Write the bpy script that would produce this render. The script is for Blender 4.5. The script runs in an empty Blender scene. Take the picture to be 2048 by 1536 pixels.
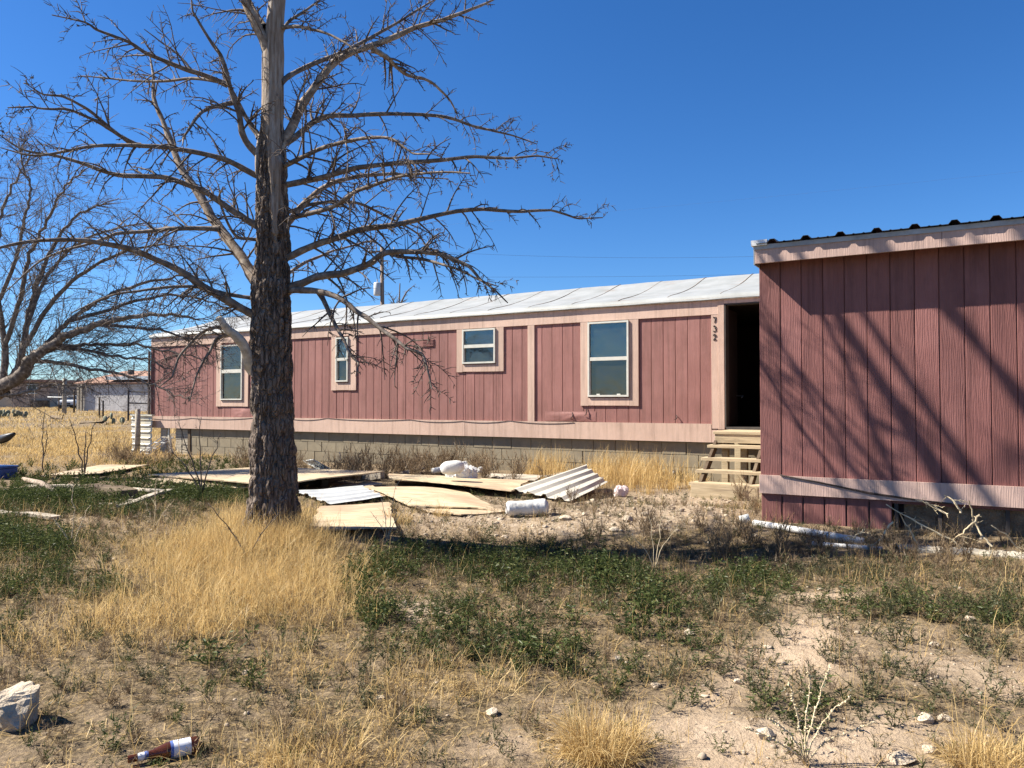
import bpy, math, random
import numpy as np
from mathutils import Vector, Matrix

random.seed(7)
rng = np.random.default_rng(7)
scene = bpy.context.scene
col = scene.collection
R = math.radians

# ------------------------------------------------------------------ camera, sky, sun, exposure
CAM_Z = 1.25
FPX = 1538.0            # focal length in photo pixels (2048 wide)
PITCH = math.atan(37.0 / FPX)
cam_d = bpy.data.cameras.new('camera')
cam = bpy.data.objects.new('camera', cam_d)
col.objects.link(cam)
cam.location = (0, 0, CAM_Z)
cam.rotation_euler = (R(90) + PITCH, 0, 0)
cam_d.sensor_width = 36.0
cam_d.lens = 36.0 * FPX / 2048.0
cam_d.clip_end = 3000
cam_d.clip_start = 0.05
scene.camera = cam

SUN_EL = R(43.5)
SUN_H = Vector((-0.994, 0.112, 0)).normalized()          # horizontal direction towards the sun
SUN = Vector((SUN_H.x * math.cos(SUN_EL), SUN_H.y * math.cos(SUN_EL), math.sin(SUN_EL)))
world = bpy.data.worlds.new('World')
scene.world = world
world.use_nodes = True
wn = world.node_tree
for n in list(wn.nodes):
    wn.nodes.remove(n)
w_out = wn.nodes.new('ShaderNodeOutputWorld')
w_bg = wn.nodes.new('ShaderNodeBackground')
w_sky = wn.nodes.new('ShaderNodeTexSky')
w_sky.sky_type = 'NISHITA'
w_sky.sun_disc = False
w_sky.sun_elevation = SUN_EL
w_sky.sun_rotation = math.atan2(SUN_H.x, SUN_H.y)
w_sky.altitude = 900
w_sky.air_density = 1.0
w_sky.dust_density = 0.35
w_sky.ozone_density = 3.0
w_hsv = wn.nodes.new('ShaderNodeHueSaturation')
w_hsv.inputs['Saturation'].default_value = 1.25
wn.links.new(w_sky.outputs[0], w_hsv.inputs['Color'])
w_mul = wn.nodes.new('ShaderNodeMix'); w_mul.data_type = 'RGBA'; w_mul.blend_type = 'MULTIPLY'; w_mul.inputs[0].default_value = 1.0
w_mul.inputs[7].default_value = (0.74, 0.95, 1.20, 1)
wn.links.new(w_hsv.outputs[0], w_mul.inputs[6])
wn.links.new(w_mul.outputs[2], w_bg.inputs[0])
w_bg.inputs[1].default_value = 0.05
wn.links.new(w_bg.outputs[0], w_out.inputs[0])

sun_d = bpy.data.lights.new('sun', 'SUN')
sun_o = bpy.data.objects.new('sun', sun_d)
col.objects.link(sun_o)
sun_d.energy = 5.0
sun_d.angle = R(0.53)
sun_d.color = (1.0, 0.93, 0.82)
sun_o.rotation_euler = SUN.to_track_quat('Z', 'Y').to_euler()
sun_o.location = (-20, 5, 20)

vs = scene.view_settings
vs.view_transform = 'Standard'
vs.look = 'None'
vs.exposure = 1.4
vs.gamma = 1.0
vs.use_curve_mapping = False
scene.render.film_transparent = False
scene.cycles.max_bounces = 8
scene.cycles.transparent_max_bounces = 16
scene.cycles.use_denoising = True

# ------------------------------------------------------------------ pixel <-> place helpers (layout only)
CP, SP = math.cos(PITCH), math.sin(PITCH)

def ray(px, py):
    x = (px - 1024.0) / FPX
    y = (768.0 - py) / FPX
    return Vector((x, CP - y * SP, SP + y * CP))

def at_depth(px, py, Y):
    r = ray(px, py)
    k = Y / r.y
    return Vector((r.x * k, Y, CAM_Z + r.z * k))

def on_ground(px, py, z=None):
    r = ray(px, py)
    zz = 0.0 if z is None else z
    for _ in range(6):
        k = (zz - CAM_Z) / r.z
        if z is not None:
            break
        zz = float(ground_z(np.array([r.x * k]), np.array([r.y * k]))[0])
    return Vector((r.x * k, r.y * k, zz))

def project(X, Y, Z):
    dz = Z - CAM_Z
    f = Y * CP + dz * SP
    u = -Y * SP + dz * CP
    return 1024 + FPX * X / f, 768 - FPX * u / f

WA = R(59.6)                        # the two buildings run along this line
U = Vector((math.sin(WA), -math.cos(WA), 0))
N = Vector((math.cos(WA), math.sin(WA), 0))   # into the wall
ROTZ = math.atan2(U.y, U.x)

def on_wall(px, py, D):
    r = ray(px, py)
    k = D / (r.x * N.x + r.y * N.y)
    p = r * k
    return p.x * U.x + p.y * U.y, CAM_Z + p.z      # (s, z)

# ------------------------------------------------------------------ numpy noise
_P = np.random.default_rng(3).random((256, 256)).astype(np.float64)

def vnoise(x, y):
    xi = np.floor(x).astype(int); yi = np.floor(y).astype(int)
    fx = x - xi; fy = y - yi
    fx = fx * fx * (3 - 2 * fx); fy = fy * fy * (3 - 2 * fy)
    a = _P[xi & 255, yi & 255]; b = _P[(xi + 1) & 255, yi & 255]
    c = _P[xi & 255, (yi + 1) & 255]; d = _P[(xi + 1) & 255, (yi + 1) & 255]
    return (a * (1 - fx) + b * fx) * (1 - fy) + (c * (1 - fx) + d * fx) * fy

def fbm(x, y, o=4):
    s = 0; a = 0.5; t = 0
    for i in range(o):
        s = s + a * vnoise(x * 2 ** i + 17.3 * i, y * 2 ** i + 9.1 * i); t += a; a *= 0.5
    return s / t

def ground_z(x, y):
    z = 0.10 * (fbm(x * 0.35 + 50, y * 0.35 + 50, 3) - 0.5)
    z = z + 0.03 * (fbm(x * 2.2 + 20, y * 2.2 + 70, 3) - 0.5)
    d = (x * N.x + y * N.y)
    z = z + 0.10 * np.exp(-((d - 8.0) / .9) ** 2) / (1 + np.exp(-(x - .5) * 2))
    z = z - 0.11 * np.exp(-(((x - 1.3) / 2.4) ** 2 + ((y - 6.4) / 1.0) ** 2))
    z = z + 0.06 * np.exp(-(((x + 2.3) / 0.9) ** 2 + ((y - 7.0) / 0.9) ** 2))
    z = z + np.clip(y - 22, 0, 90) * 0.009
    return z

# ------------------------------------------------------------------ mesh helpers
def smooth_line(pts, n):
    """Catmull-Rom through the given points"""
    p = np.array([pts[0]] + list(pts) + [pts[-1]], float)
    p[0] = 2 * p[1] - p[2]; p[-1] = 2 * p[-2] - p[-3]
    m = len(pts) - 1
    out = []
    for t in np.linspace(0, m - 1e-6, n):
        i = int(t); f = t - i
        a, b, c, d = p[i], p[i + 1], p[i + 2], p[i + 3]
        out.append(.5 * (2 * b + (c - a) * f + (2 * a - 5 * b + 4 * c - d) * f * f + (-a + 3 * b - 3 * c + d) * f ** 3))
    return np.array(out)

class MB:
    def __init__(self):
        self.v = []; self.f = []; self.uv = None
    def add(self, vs_, fs_):
        o = len(self.v)
        self.v.extend([tuple(p) for p in vs_])
        self.f.extend([tuple(i + o for i in f) for f in fs_])
        return self
    def box(self, x0, x1, y0, y1, z0, z1):
        v = [(x0, y0, z0), (x1, y0, z0), (x1, y1, z0), (x0, y1, z0), (x0, y0, z1), (x1, y0, z1), (x1, y1, z1), (x0, y1, z1)]
        f = [(0, 3, 2, 1), (4, 5, 6, 7), (0, 1, 5, 4), (1, 2, 6, 5), (2, 3, 7, 6), (3, 0, 4, 7)]
        return self.add(v, f)
    def bar(self, a, b, w, h, up=Vector((0, 0, 1))):
        a = Vector(a); b = Vector(b); d = (b - a).normalized()
        if abs(d.dot(up)) > 0.98:
            up = Vector((1, 0, 0))
        s = d.cross(up).normalized() * (w / 2); t = s.cross(d).normalized() * (h / 2)
        v = [a - s - t, a + s - t, a + s + t, a - s + t, b - s - t, b + s - t, b + s + t, b - s + t]
        f = [(0, 3, 2, 1), (4, 5, 6, 7), (0, 1, 5, 4), (1, 2, 6, 5), (2, 3, 7, 6), (3, 0, 4, 7)]
        return self.add(v, f)
    def tube(self, pts, rad, sides=8, cap=True):
        pts = [Vector(p) for p in pts]
        if not hasattr(rad, '__len__'):
            rad = [rad] * len(pts)
        n = len(pts); prev = None; vs_ = []
        for i, p in enumerate(pts):
            t = (pts[min(i + 1, n - 1)] - pts[max(i - 1, 0)]).normalized()
            if prev is None:
                ref = Vector((0, 0, 1)) if abs(t.z) < 0.9 else Vector((1, 0, 0))
                a = t.cross(ref).normalized()
            else:
                a = (prev - t * prev.dot(t)).normalized()
            prev = a; b = t.cross(a)
            for k in range(sides):
                th = 2 * math.pi * k / sides
                vs_.append(p + (a * math.cos(th) + b * math.sin(th)) * rad[i])
        fs_ = []
        for i in range(n - 1):
            for k in range(sides):
                k2 = (k + 1) % sides
                fs_.append((i * sides + k, i * sides + k2, (i + 1) * sides + k2, (i + 1) * sides + k))
        if cap:
            fs_.append(tuple(reversed(range(sides))))
            fs_.append(tuple(range((n - 1) * sides, n * sides)))
        return self.add(vs_, fs_)
    def build(self, name, mat, parent=None, smooth=False):
        me = bpy.data.meshes.new(name)
        me.from_pydata(self.v, [], self.f)
        if smooth:
            me.polygons.foreach_set('use_smooth', [True] * len(me.polygons))
        me.materials.append(mat)
        me.update()
        return link(name, me, parent)

def link(name, me, parent=None):
    o = bpy.data.objects.new(name, me)
    col.objects.link(o)
    if parent is not None:
        o.parent = parent
    return o

def np_mesh(name, V, F, mat, smooth=False, attr=None):
    """V (n,3), F (m,k) with k = 3 or 4"""
    me = bpy.data.meshes.new(name)
    k = F.shape[1]
    me.vertices.add(len(V)); me.vertices.foreach_set('co', V.astype(np.float32).ravel())
    me.loops.add(F.size); me.loops.foreach_set('vertex_index', F.astype(np.int32).ravel())
    me.polygons.add(len(F))
    me.polygons.foreach_set('loop_start', (np.arange(len(F)) * k).astype(np.int32))
    try:
        me.polygons.foreach_set('loop_total', np.full(len(F), k, np.int32))
    except Exception:
        pass
    if smooth:
        me.polygons.foreach_set('use_smooth', np.ones(len(F), bool))
    if attr:
        for an, av in attr.items():
            a = me.attributes.new(an, 'FLOAT', 'POINT')
            a.data.foreach_set('value', av.astype(np.float32).ravel())
    me.materials.append(mat)
    me.update(calc_edges=True)
    me.validate()
    return me

def tag(o, label=None, cat=None, group=None, kind=None):
    if label: o['label'] = label
    if cat: o['category'] = cat
    if group: o['group'] = group
    if kind: o['kind'] = kind
    return o

def empty(name, loc, rz=0.0):
    o = bpy.data.objects.new(name, None)
    col.objects.link(o)
    o.location = loc; o.rotation_euler = (0, 0, rz)
    return o

def copy_tree(o, parent=None):
    c = o.copy(); col.objects.link(c); c.parent = parent
    for ch in list(o.children):
        copy_tree(ch, c)
    return c

# ------------------------------------------------------------------ materials
class NT:
    def __init__(self, name):
        self.m = bpy.data.materials.new(name); self.m.use_nodes = True
        self.t = self.m.node_tree; self.n = self.t.nodes
        self.b = self.n['Principled BSDF']; self.out = self.n['Material Output']
    def new(self, typ, **kw):
        nd = self.n.new(typ)
        for k, v in kw.items():
            setattr(nd, k, v)
        return nd
    def lk(self, a, b):
        self.t.links.new(a, b)
    def coord(self, kind='Object', scale=(1, 1, 1), rnd=0.0):
        tc = self.new('ShaderNodeTexCoord'); mp = self.new('ShaderNodeMapping')
        mp.inputs['Scale'].default_value = scale
        src = tc.outputs[kind]
        if rnd:
            oi = self.new('ShaderNodeObjectInfo'); mu = self.new('ShaderNodeMath', operation='MULTIPLY'); mu.inputs[1].default_value = rnd
            self.lk(oi.outputs['Random'], mu.inputs[0])
            va = self.new('ShaderNodeVectorMath', operation='ADD')
            self.lk(src, va.inputs[0]); self.lk(mu.outputs[0], va.inputs[1]); src = va.outputs[0]
        self.lk(src, mp.inputs[0])
        return mp.outputs[0]
    def noise(self, vec, scale, detail=4, rough=0.55, dist=0.0):
        nd = self.new('ShaderNodeTexNoise')
        nd.inputs['Scale'].default_value = scale; nd.inputs['Detail'].default_value = detail
        nd.inputs['Roughness'].default_value = rough; nd.inputs['Distortion'].default_value = dist
        self.lk(vec, nd.inputs['Vector'])
        return nd.outputs['Fac']
    def ramp(self, fac, stops):
        nd = self.new('ShaderNodeValToRGB')
        cr = nd.color_ramp
        while len(cr.elements) < len(stops):
            cr.elements.new(0.5)
        for e, (p, c) in zip(cr.elements, stops):
            e.position = p; e.color = (*c, 1) if len(c) == 3 else c
        self.lk(fac, nd.inputs[0])
        return nd.outputs[0]
    def mix(self, fac, a, b, mode='MIX'):
        nd = self.new('ShaderNodeMix', data_type='RGBA', blend_type=mode)
        for sock, v in ((nd.inputs[0], fac), (nd.inputs[6], a), (nd.inputs[7], b)):
            if isinstance(v, (int, float)):
                sock.default_value = v
            elif isinstance(v, tuple):
                sock.default_value = (*v, 1)
            else:
                self.lk(v, sock)
        return nd.outputs[2]
    def math(self, op, a, b=None, c=None):
        nd = self.new('ShaderNodeMath', operation=op)
        for i, v in enumerate((a, b, c)):
            if v is None: continue
            if isinstance(v, (int, float)): nd.inputs[i].default_value = v
            else: self.lk(v, nd.inputs[i])
        return nd.outputs[0]
    def bump(self, h, strength=0.5, dist=0.01, prev=None):
        nd = self.new('ShaderNodeBump')
        nd.inputs['Strength'].default_value = strength; nd.inputs['Distance'].default_value = dist
        self.lk(h, nd.inputs['Height'])
        if prev is not None: self.lk(prev, nd.inputs['Normal'])
        return nd.outputs[0]
    def done(self, color=None, rough=0.8, normal=None, spec=0.3, metal=0.0):
        b = self.b
        if color is not None:
            if isinstance(color, tuple): b.inputs['Base Color'].default_value = (*color, 1)
            else: self.lk(color, b.inputs['Base Color'])
        if isinstance(rough, (int, float)): b.inputs['Roughness'].default_value = rough
        else: self.lk(rough, b.inputs['Roughness'])
        b.inputs['Specular IOR Level'].default_value = spec
        b.inputs['Metallic'].default_value = metal
        if normal is not None: self.lk(normal, b.inputs['Normal'])
        return self.m

M = {}

def mat_siding(name, c0, c1, stain, bump=0.55):
    t = NT(name)
    v = t.coord('Object', (1, 1, 1), rnd=13.0)
    vg = t.coord('Object', (15, 15, 1.7), rnd=13.0)
    grain = t.noise(vg, 1.7, 6, 0.62, 2.6)
    vw = t.coord('Object', (9, 9, 0.9), rnd=13.0)
    wv = t.new('ShaderNodeTexWave', wave_type='BANDS', bands_direction='X', wave_profile='SIN')
    wv.inputs['Scale'].default_value = 2.0; wv.inputs['Distortion'].default_value = 14.0
    wv.inputs['Detail'].default_value = 2.0; wv.inputs['Detail Scale'].default_value = 1.1
    t.lk(vw, wv.inputs['Vector'])
    big = t.noise(v, 1.7, 4, 0.6)
    fine = t.noise(v, 60, 3, 0.6)
    c = t.mix(big, c0, c1)
    st = t.ramp(t.noise(t.coord('Object', (3.0, 3.0, 0.7), rnd=5.0), 1.1, 5, 0.65), [(0.50, (0, 0, 0)), (0.72, (1, 1, 1))])
    c = t.mix(t.math('MULTIPLY', st, 0.8), c, stain)
    c = t.mix(0.25, c, t.ramp(grain, [(0.3, (0.55, 0.55, 0.55)), (0.6, (1, 1, 1))]), 'MULTIPLY')
    sp = t.ramp(fine, [(0.70, (0, 0, 0)), (0.76, (1, 1, 1))])
    c = t.mix(t.math('MULTIPLY', sp, 0.30), c, tuple(min(1, k * 1.6) for k in c1))
    sk = t.noise(t.coord('Object', (16, 16, .55), rnd=9.0), 1.0, 5, .6)
    c = t.mix(t.ramp(sk, [(0.5, (0, 0, 0)), (0.74, (.55, .55, .55))]), c, tuple(k * .55 for k in stain))
    fd = t.noise(v, .9, 5, .65)
    c = t.mix(t.ramp(fd, [(0.48, (0, 0, 0)), (0.7, (.32, .32, .32))]), c, tuple(min(1, k * 1.3 + .03) for k in c0))
    oi = t.new('ShaderNodeObjectInfo')
    hv = t.new('ShaderNodeHueSaturation')
    t.lk(t.math('MULTIPLY_ADD', oi.outputs['Random'], 0.2, 0.9), hv.inputs['Value'])
    t.lk(c, hv.inputs['Color'])
    h = t.math('ADD', t.math('MULTIPLY', grain, 0.9), t.math('MULTIPLY', wv.outputs['Fac'], 0.3))
    n = t.bump(h, bump, 0.006)
    n = t.bump(fine, 0.25, 0.002, n)
    return t.done(hv.outputs[0], 0.62, n, 0.25)

M['siding'] = mat_siding('trailer_siding', (0.30, 0.142, 0.122), (0.25, 0.115, 0.098), (0.185, 0.088, 0.07), 0.35)
M['shed_siding'] = mat_siding('shed_siding', (0.225, 0.094, 0.083), (0.175, 0.072, 0.064), (0.11, 0.045, 0.042), 0.6)
M['trim'] = mat_siding('pink_trim', (0.56, 0.40, 0.315), (0.51, 0.36, 0.28), (0.42, 0.285, 0.22), 0.28)
M['trim_shed'] = mat_siding('faded_pink_trim', (0.45, 0.31, 0.26), (0.51, 0.36, 0.30), (0.33, 0.235, 0.2), 0.45)

def mat_simple(name, c0, c1, scale=6, rough=0.7, bump=0.2, bd=0.004, spec=0.3, metal=0.0, st=None, kind='Object', vs_=(1, 1, 1), rnd=7.0, detail=5):
    t = NT(name)
    v = t.coord(kind, vs_, rnd=rnd)
    f = t.noise(v, scale, detail, 0.6)
    c = t.ramp(f, [(0.33, c0), (0.67, c1)])
    if st:
        s = t.ramp(t.noise(v, scale * 0.37, 5, 0.7), [(0.52, (0, 0, 0)), (0.68, (1, 1, 1))])
        c = t.mix(s, c, st)
    n = t.bump(t.noise(v, scale * 5, 4, 0.6), bump, bd)
    return t.done(c, rough, n, spec, metal)

M['dark'] = mat_simple('dark_gap', (0.035, 0.02, 0.018), (0.05, 0.03, 0.028))
M['block'] = mat_simple('concrete_block', (0.22, 0.185, 0.13), (0.275, 0.235, 0.165), 5, 0.9, 0.5, 0.004, 0.1, st=(0.2, 0.175, 0.13))
M['mortar'] = mat_simple('mortar', (0.22, 0.2, 0.16), (0.28, 0.25, 0.2), 20, 0.95, 0.4)
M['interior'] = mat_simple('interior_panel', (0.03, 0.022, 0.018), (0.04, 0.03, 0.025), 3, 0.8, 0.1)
M['frame'] = mat_simple('window_frame_metal', (0.50, 0.49, 0.43), (0.60, 0.59, 0.52), 8, 0.5, 0.08, 0.002, 0.4)
M['frame_dark'] = mat_simple('dark_track', (0.05, 0.045, 0.04), (0.08, 0.07, 0.06), 8, 0.6, 0.08)
M['blind'] = mat_simple('blind_slats', (0.16, 0.42, 0.44), (0.2, 0.46, 0.48), 3, 0.7, 0.05)
M['blind_green'] = mat_simple('green_blind', (0.16, 0.44, 0.34), (0.2, 0.48, 0.38), 3, 0.7, 0.05)
M['screen'] = mat_simple('window_screen_mesh', (0.05, 0.05, 0.045), (0.07, 0.07, 0.06), 30, 0.8, 0.1)
M['black_paint'] = mat_simple('black_numerals', (0.012, 0.012, 0.012), (0.02, 0.018, 0.018), 30, 0.5, 0.05)
M['cable'] = mat_simple('dark_cable', (0.05, 0.035, 0.03), (0.08, 0.06, 0.05), 20, 0.6, 0.1)
M['roof_black'] = mat_simple('black_metal_roofing', (0.022, 0.022, 0.026), (0.035, 0.035, 0.04), 6, 0.45, 0.06, 0.002, 0.5)
M['drip'] = mat_simple('grey_flashing', (0.30, 0.31, 0.31), (0.36, 0.37, 0.37), 7, 0.45, 0.06, 0.002, 0.5, st=(0.22, 0.22, 0.22))
M['drip_white'] = mat_simple('white_flashing', (0.72, 0.72, 0.70), (0.8, 0.8, 0.78), 7, 0.5, 0.06, 0.002, 0.4)
M['lumber'] = mat_simple('weathered_lumber', (0.34, 0.27, 0.17), (0.50, 0.41, 0.27), 3, 0.85, 0.5, 0.004, 0.15, vs_=(1, 14, 14), st=(0.26, 0.21, 0.14))
M['lumber_grey'] = mat_simple('grey_lumber', (0.30, 0.26, 0.20), (0.42, 0.37, 0.30), 3, 0.9, 0.5, 0.004, 0.1, vs_=(3, 3, 14), st=(0.2, 0.17, 0.13))
M['lumber_dark'] = mat_simple('rotten_lumber', (0.07, 0.05, 0.036), (0.14, 0.105, 0.07), 5, 0.9, 0.6, 0.006, 0.1, st=(0.19, 0.15, 0.1))
M['white_plastic'] = mat_simple('white_plastic', (0.55, 0.54, 0.51), (0.63, 0.62, 0.59), 8, 0.5, 0.35, 0.008, 0.35, st=(0.42, 0.385, 0.32))
M['white_metal'] = mat_simple('white_metal_panel', (0.48, 0.47, 0.40), (0.56, 0.54, 0.47), 4, 0.5, 0.06, 0.003, 0.4, st=(0.6, 0.55, 0.42))
M['galv'] = mat_simple('galvanized_sheet', (0.44, 0.455, 0.445), (0.54, 0.555, 0.535), 5, 0.45, 0.06, 0.003, 0.4, st=(0.55, 0.55, 0.5))
M['galv_tan'] = mat_simple('tan_metal_sheet', (0.42, 0.395, 0.33), (0.50, 0.475, 0.405), 5, 0.5, 0.06, 0.003, 0.4, st=(0.48, 0.44, 0.36))
M['blue'] = mat_simple('blue_plastic', (0.04, 0.09, 0.24), (0.06, 0.12, 0.3), 6, 0.5, 0.1, 0.004, 0.4)
M['black_plastic'] = mat_simple('black_plastic', (0.015, 0.015, 0.016), (0.03, 0.03, 0.03), 8, 0.45, 0.1)
M['pink_plastic'] = mat_simple('pink_white_bag', (0.5, 0.38, 0.36), (0.58, 0.5, 0.48), 9, 0.5, 0.4, 0.01)
M['steel_dark'] = mat_simple('rusty_dark_steel', (0.03, 0.026, 0.024), (0.06, 0.05, 0.045), 10, 0.6, 0.15)
M['rock'] = mat_simple('limestone', (0.40, 0.325, 0.24), (0.56, 0.475, 0.36), 14, 0.95, 1.0, 0.012, 0.1, st=(0.33, 0.27, 0.2))
M['pebble'] = mat_simple('pebbles', (0.28, 0.225, 0.165), (0.44, 0.37, 0.28), 4, 0.95, 0.3, 0.004, 0.1, rnd=0)
M['concrete_pale'] = mat_simple('pale_concrete', (0.36, 0.32, 0.25), (0.44, 0.39, 0.31), 8, 0.95, 0.6, 0.008, 0.1, st=(0.4, 0.35, 0.27))
M['dirt_base'] = mat_simple('exposed_earth_panel', (0.16, 0.115, 0.075), (0.27, 0.2, 0.135), 9, 0.95, 1.0, 0.03, 0.1, st=(0.11, 0.08, 0.055))
M['stucco'] = mat_simple('grey_stucco', (0.42, 0.40, 0.38), (0.56, 0.54, 0.52), 1.2, 0.95, 0.8, 0.05, 0.1, st=(0.32, 0.30, 0.29), detail=8)
M['tan_wall'] = mat_simple('tan_wall', (0.36, 0.27, 0.2), (0.42, 0.32, 0.24), 1, 0.9, 0.2)
M['brown_roof'] = mat_simple('brown_shingles', (0.28, 0.16, 0.11), (0.36, 0.22, 0.16), 3, 0.9, 0.3)
M['pale_roof'] = mat_simple('pale_metal_roof', (0.45, 0.5, 0.52), (0.52, 0.57, 0.6), 2, 0.5, 0.1)
M['tyre'] = mat_simple('tyre_rubber', (0.02, 0.02, 0.02), (0.03, 0.03, 0.03), 10, 0.8, 0.2)
M['chrome'] = mat_simple('wheel_alloy', (0.4, 0.4, 0.4), (0.5, 0.5, 0.5), 10, 0.35, 0.02, metal=0.8)
M['car_paint'] = mat_simple('silver_paint', (0.5, 0.52, 0.53), (0.55, 0.57, 0.58), 3, 0.3, 0.0, spec=0.5)
M['car_glass'] = mat_simple('car_glass', (0.02, 0.025, 0.03), (0.03, 0.035, 0.04), 3, 0.08, 0.0, spec=0.6)
M['lamp'] = mat_simple('lamp_lens', (0.7, 0.7, 0.7), (0.75, 0.75, 0.75), 3, 0.15, 0.0, spec=0.6)
M['pole'] = mat_simple('utility_pole_wood', (0.16, 0.12, 0.09), (0.24, 0.18, 0.14), 4, 0.9, 0.3, vs_=(6, 6, 1))
M['grey_can'] = mat_simple('transformer_grey', (0.45, 0.46, 0.46), (0.52, 0.53, 0.53), 4, 0.4, 0.05)
M['cactus'] = mat_simple('cactus_skin', (0.15, 0.155, 0.1), (0.2, 0.2, 0.13), 10, 0.7, 0.2)
M['paper_label'] = mat_simple('paper_label', (0.7, 0.7, 0.7), (0.78, 0.78, 0.78), 20, 0.6, 0.1)
M['label_blue'] = mat_simple('label_blue_print', (0.08, 0.13, 0.34), (0.1, 0.16, 0.4), 20, 0.6, 0.1)

def mat_roof():
    t = NT('white_roof_coating')
    v = t.coord('Object', (1, 1, 1))
    c = t.ramp(t.noise(v, 2.5, 5, 0.6), [(0.3, (0.24, 0.25, 0.24)), (0.7, (0.325, 0.335, 0.33))])
    st = t.noise(t.coord('Object', (0.5, 2.6, 2.6)), 3.2, 6, 0.7)
    c = t.mix(t.ramp(st, [(0.60, (0, 0, 0)), (0.72, (1, 1, 1))]), c, (0.26, 0.165, 0.105))
    n = t.bump(t.noise(v, 6, 4, 0.6), 0.25, 0.012)
    return t.done(c, 0.55, n, 0.3)
M['roof'] = mat_roof()
M['rust'] = mat_simple('rusty_seam', (0.22, 0.14, 0.09), (0.32, 0.24, 0.175), 6, 0.8, 0.3)
M['eave'] = mat_simple('dirty_eave_edge', (0.30, 0.25, 0.18), (0.6, 0.55, 0.45), 14, 0.8, 0.3, st=(0.22, 0.19, 0.13))

def mat_plywood():
    t = NT('plywood')
    tc = t.new('ShaderNodeUVMap')
    mp = t.new('ShaderNodeMapping'); mp.inputs['Scale'].default_value = (1.2, 11, 1)
    oi = t.new('ShaderNodeObjectInfo')
    va = t.new('ShaderNodeVectorMath', operation='ADD')
    mu = t.math('MULTIPLY', oi.outputs['Random'], 37.0)
    t.lk(tc.outputs[0], va.inputs[0]); t.lk(mu, va.inputs[1])
    t.lk(va.outputs[0], mp.inputs[0])
    g = t.noise(mp.outputs[0], 2.0, 6, 0.62, 0.8)
    c = t.ramp(g, [(0.34, (0.27, 0.19, 0.115)), (0.48, (0.46, 0.37, 0.235)), (0.68, (0.56, 0.475, 0.33))])
    big = t.noise(va.outputs[0], 1.3, 4, 0.6)
    c = t.mix(t.ramp(big, [(0.45, (0, 0, 0)), (0.68, (.85, .85, .85))]), c, (0.36, 0.25, 0.165))
    st2 = t.noise(mp.outputs[0], 6.0, 6, 0.75, 0.3)
    c = t.mix(t.ramp(st2, [(0.58, (0, 0, 0)), (0.7, (.8, .8, .8))]), c, (0.2, 0.145, 0.1))
    n = t.bump(g, 0.25, 0.004)
    return t.done(c, 0.75, n, 0.2)
M['plywood'] = mat_plywood()

def mat_glass(name, tint, gl=0.25):
    t = NT(name)
    t.n.remove(t.b)
    tr = t.new('ShaderNodeBsdfTransparent'); tr.inputs[0].default_value = (*tint, 1)
    gs = t.new('ShaderNodeBsdfGlossy'); gs.inputs['Roughness'].default_value = 0.03
    lw = t.new('ShaderNodeFresnel'); lw.inputs[0].default_value = 1.52
    tc = t.coord('Object', (1, 1, 1))
    t.lk(t.bump(t.noise(tc, 2.6, 3, 0.5), 0.22, 0.03), gs.inputs['Normal'])
    df = t.new('ShaderNodeBsdfDiffuse'); df.inputs[0].default_value = (.34, .33, .29, 1)
    dm = t.new('ShaderNodeMixShader'); t.lk(t.math('MULTIPLY', t.noise(tc, 5.0, 6, .7), .10), dm.inputs[0]); t.lk(tr.outputs[0], dm.inputs[1]); t.lk(df.outputs[0], dm.inputs[2])
    mx = t.new('ShaderNodeMixShader')
    t.lk(t.math('MULTIPLY_ADD', lw.outputs[0], 1.6, 0.03), mx.inputs[0])
    t.lk(dm.outputs[0], mx.inputs[1]); t.lk(gs.outputs[0], mx.inputs[2])
    t.lk(mx.outputs[0], t.out.inputs[0])
    return t.m
M['glass'] = mat_glass('window_glass', (0.72, 0.82, 0.84))
M['glass_screen'] = mat_glass('screened_glass', (0.38, 0.40, 0.38))
def mat_bottle():
    t = NT('brown_bottle_glass')
    t.b.inputs['Base Color'].default_value = (0.16, 0.05, 0.02, 1)
    t.b.inputs['Roughness'].default_value = 0.08
    t.b.inputs['Transmission Weight'].default_value = 0.6
    t.b.inputs['IOR'].default_value = 1.5
    return t.m
M['bottle'] = mat_bottle()

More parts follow.
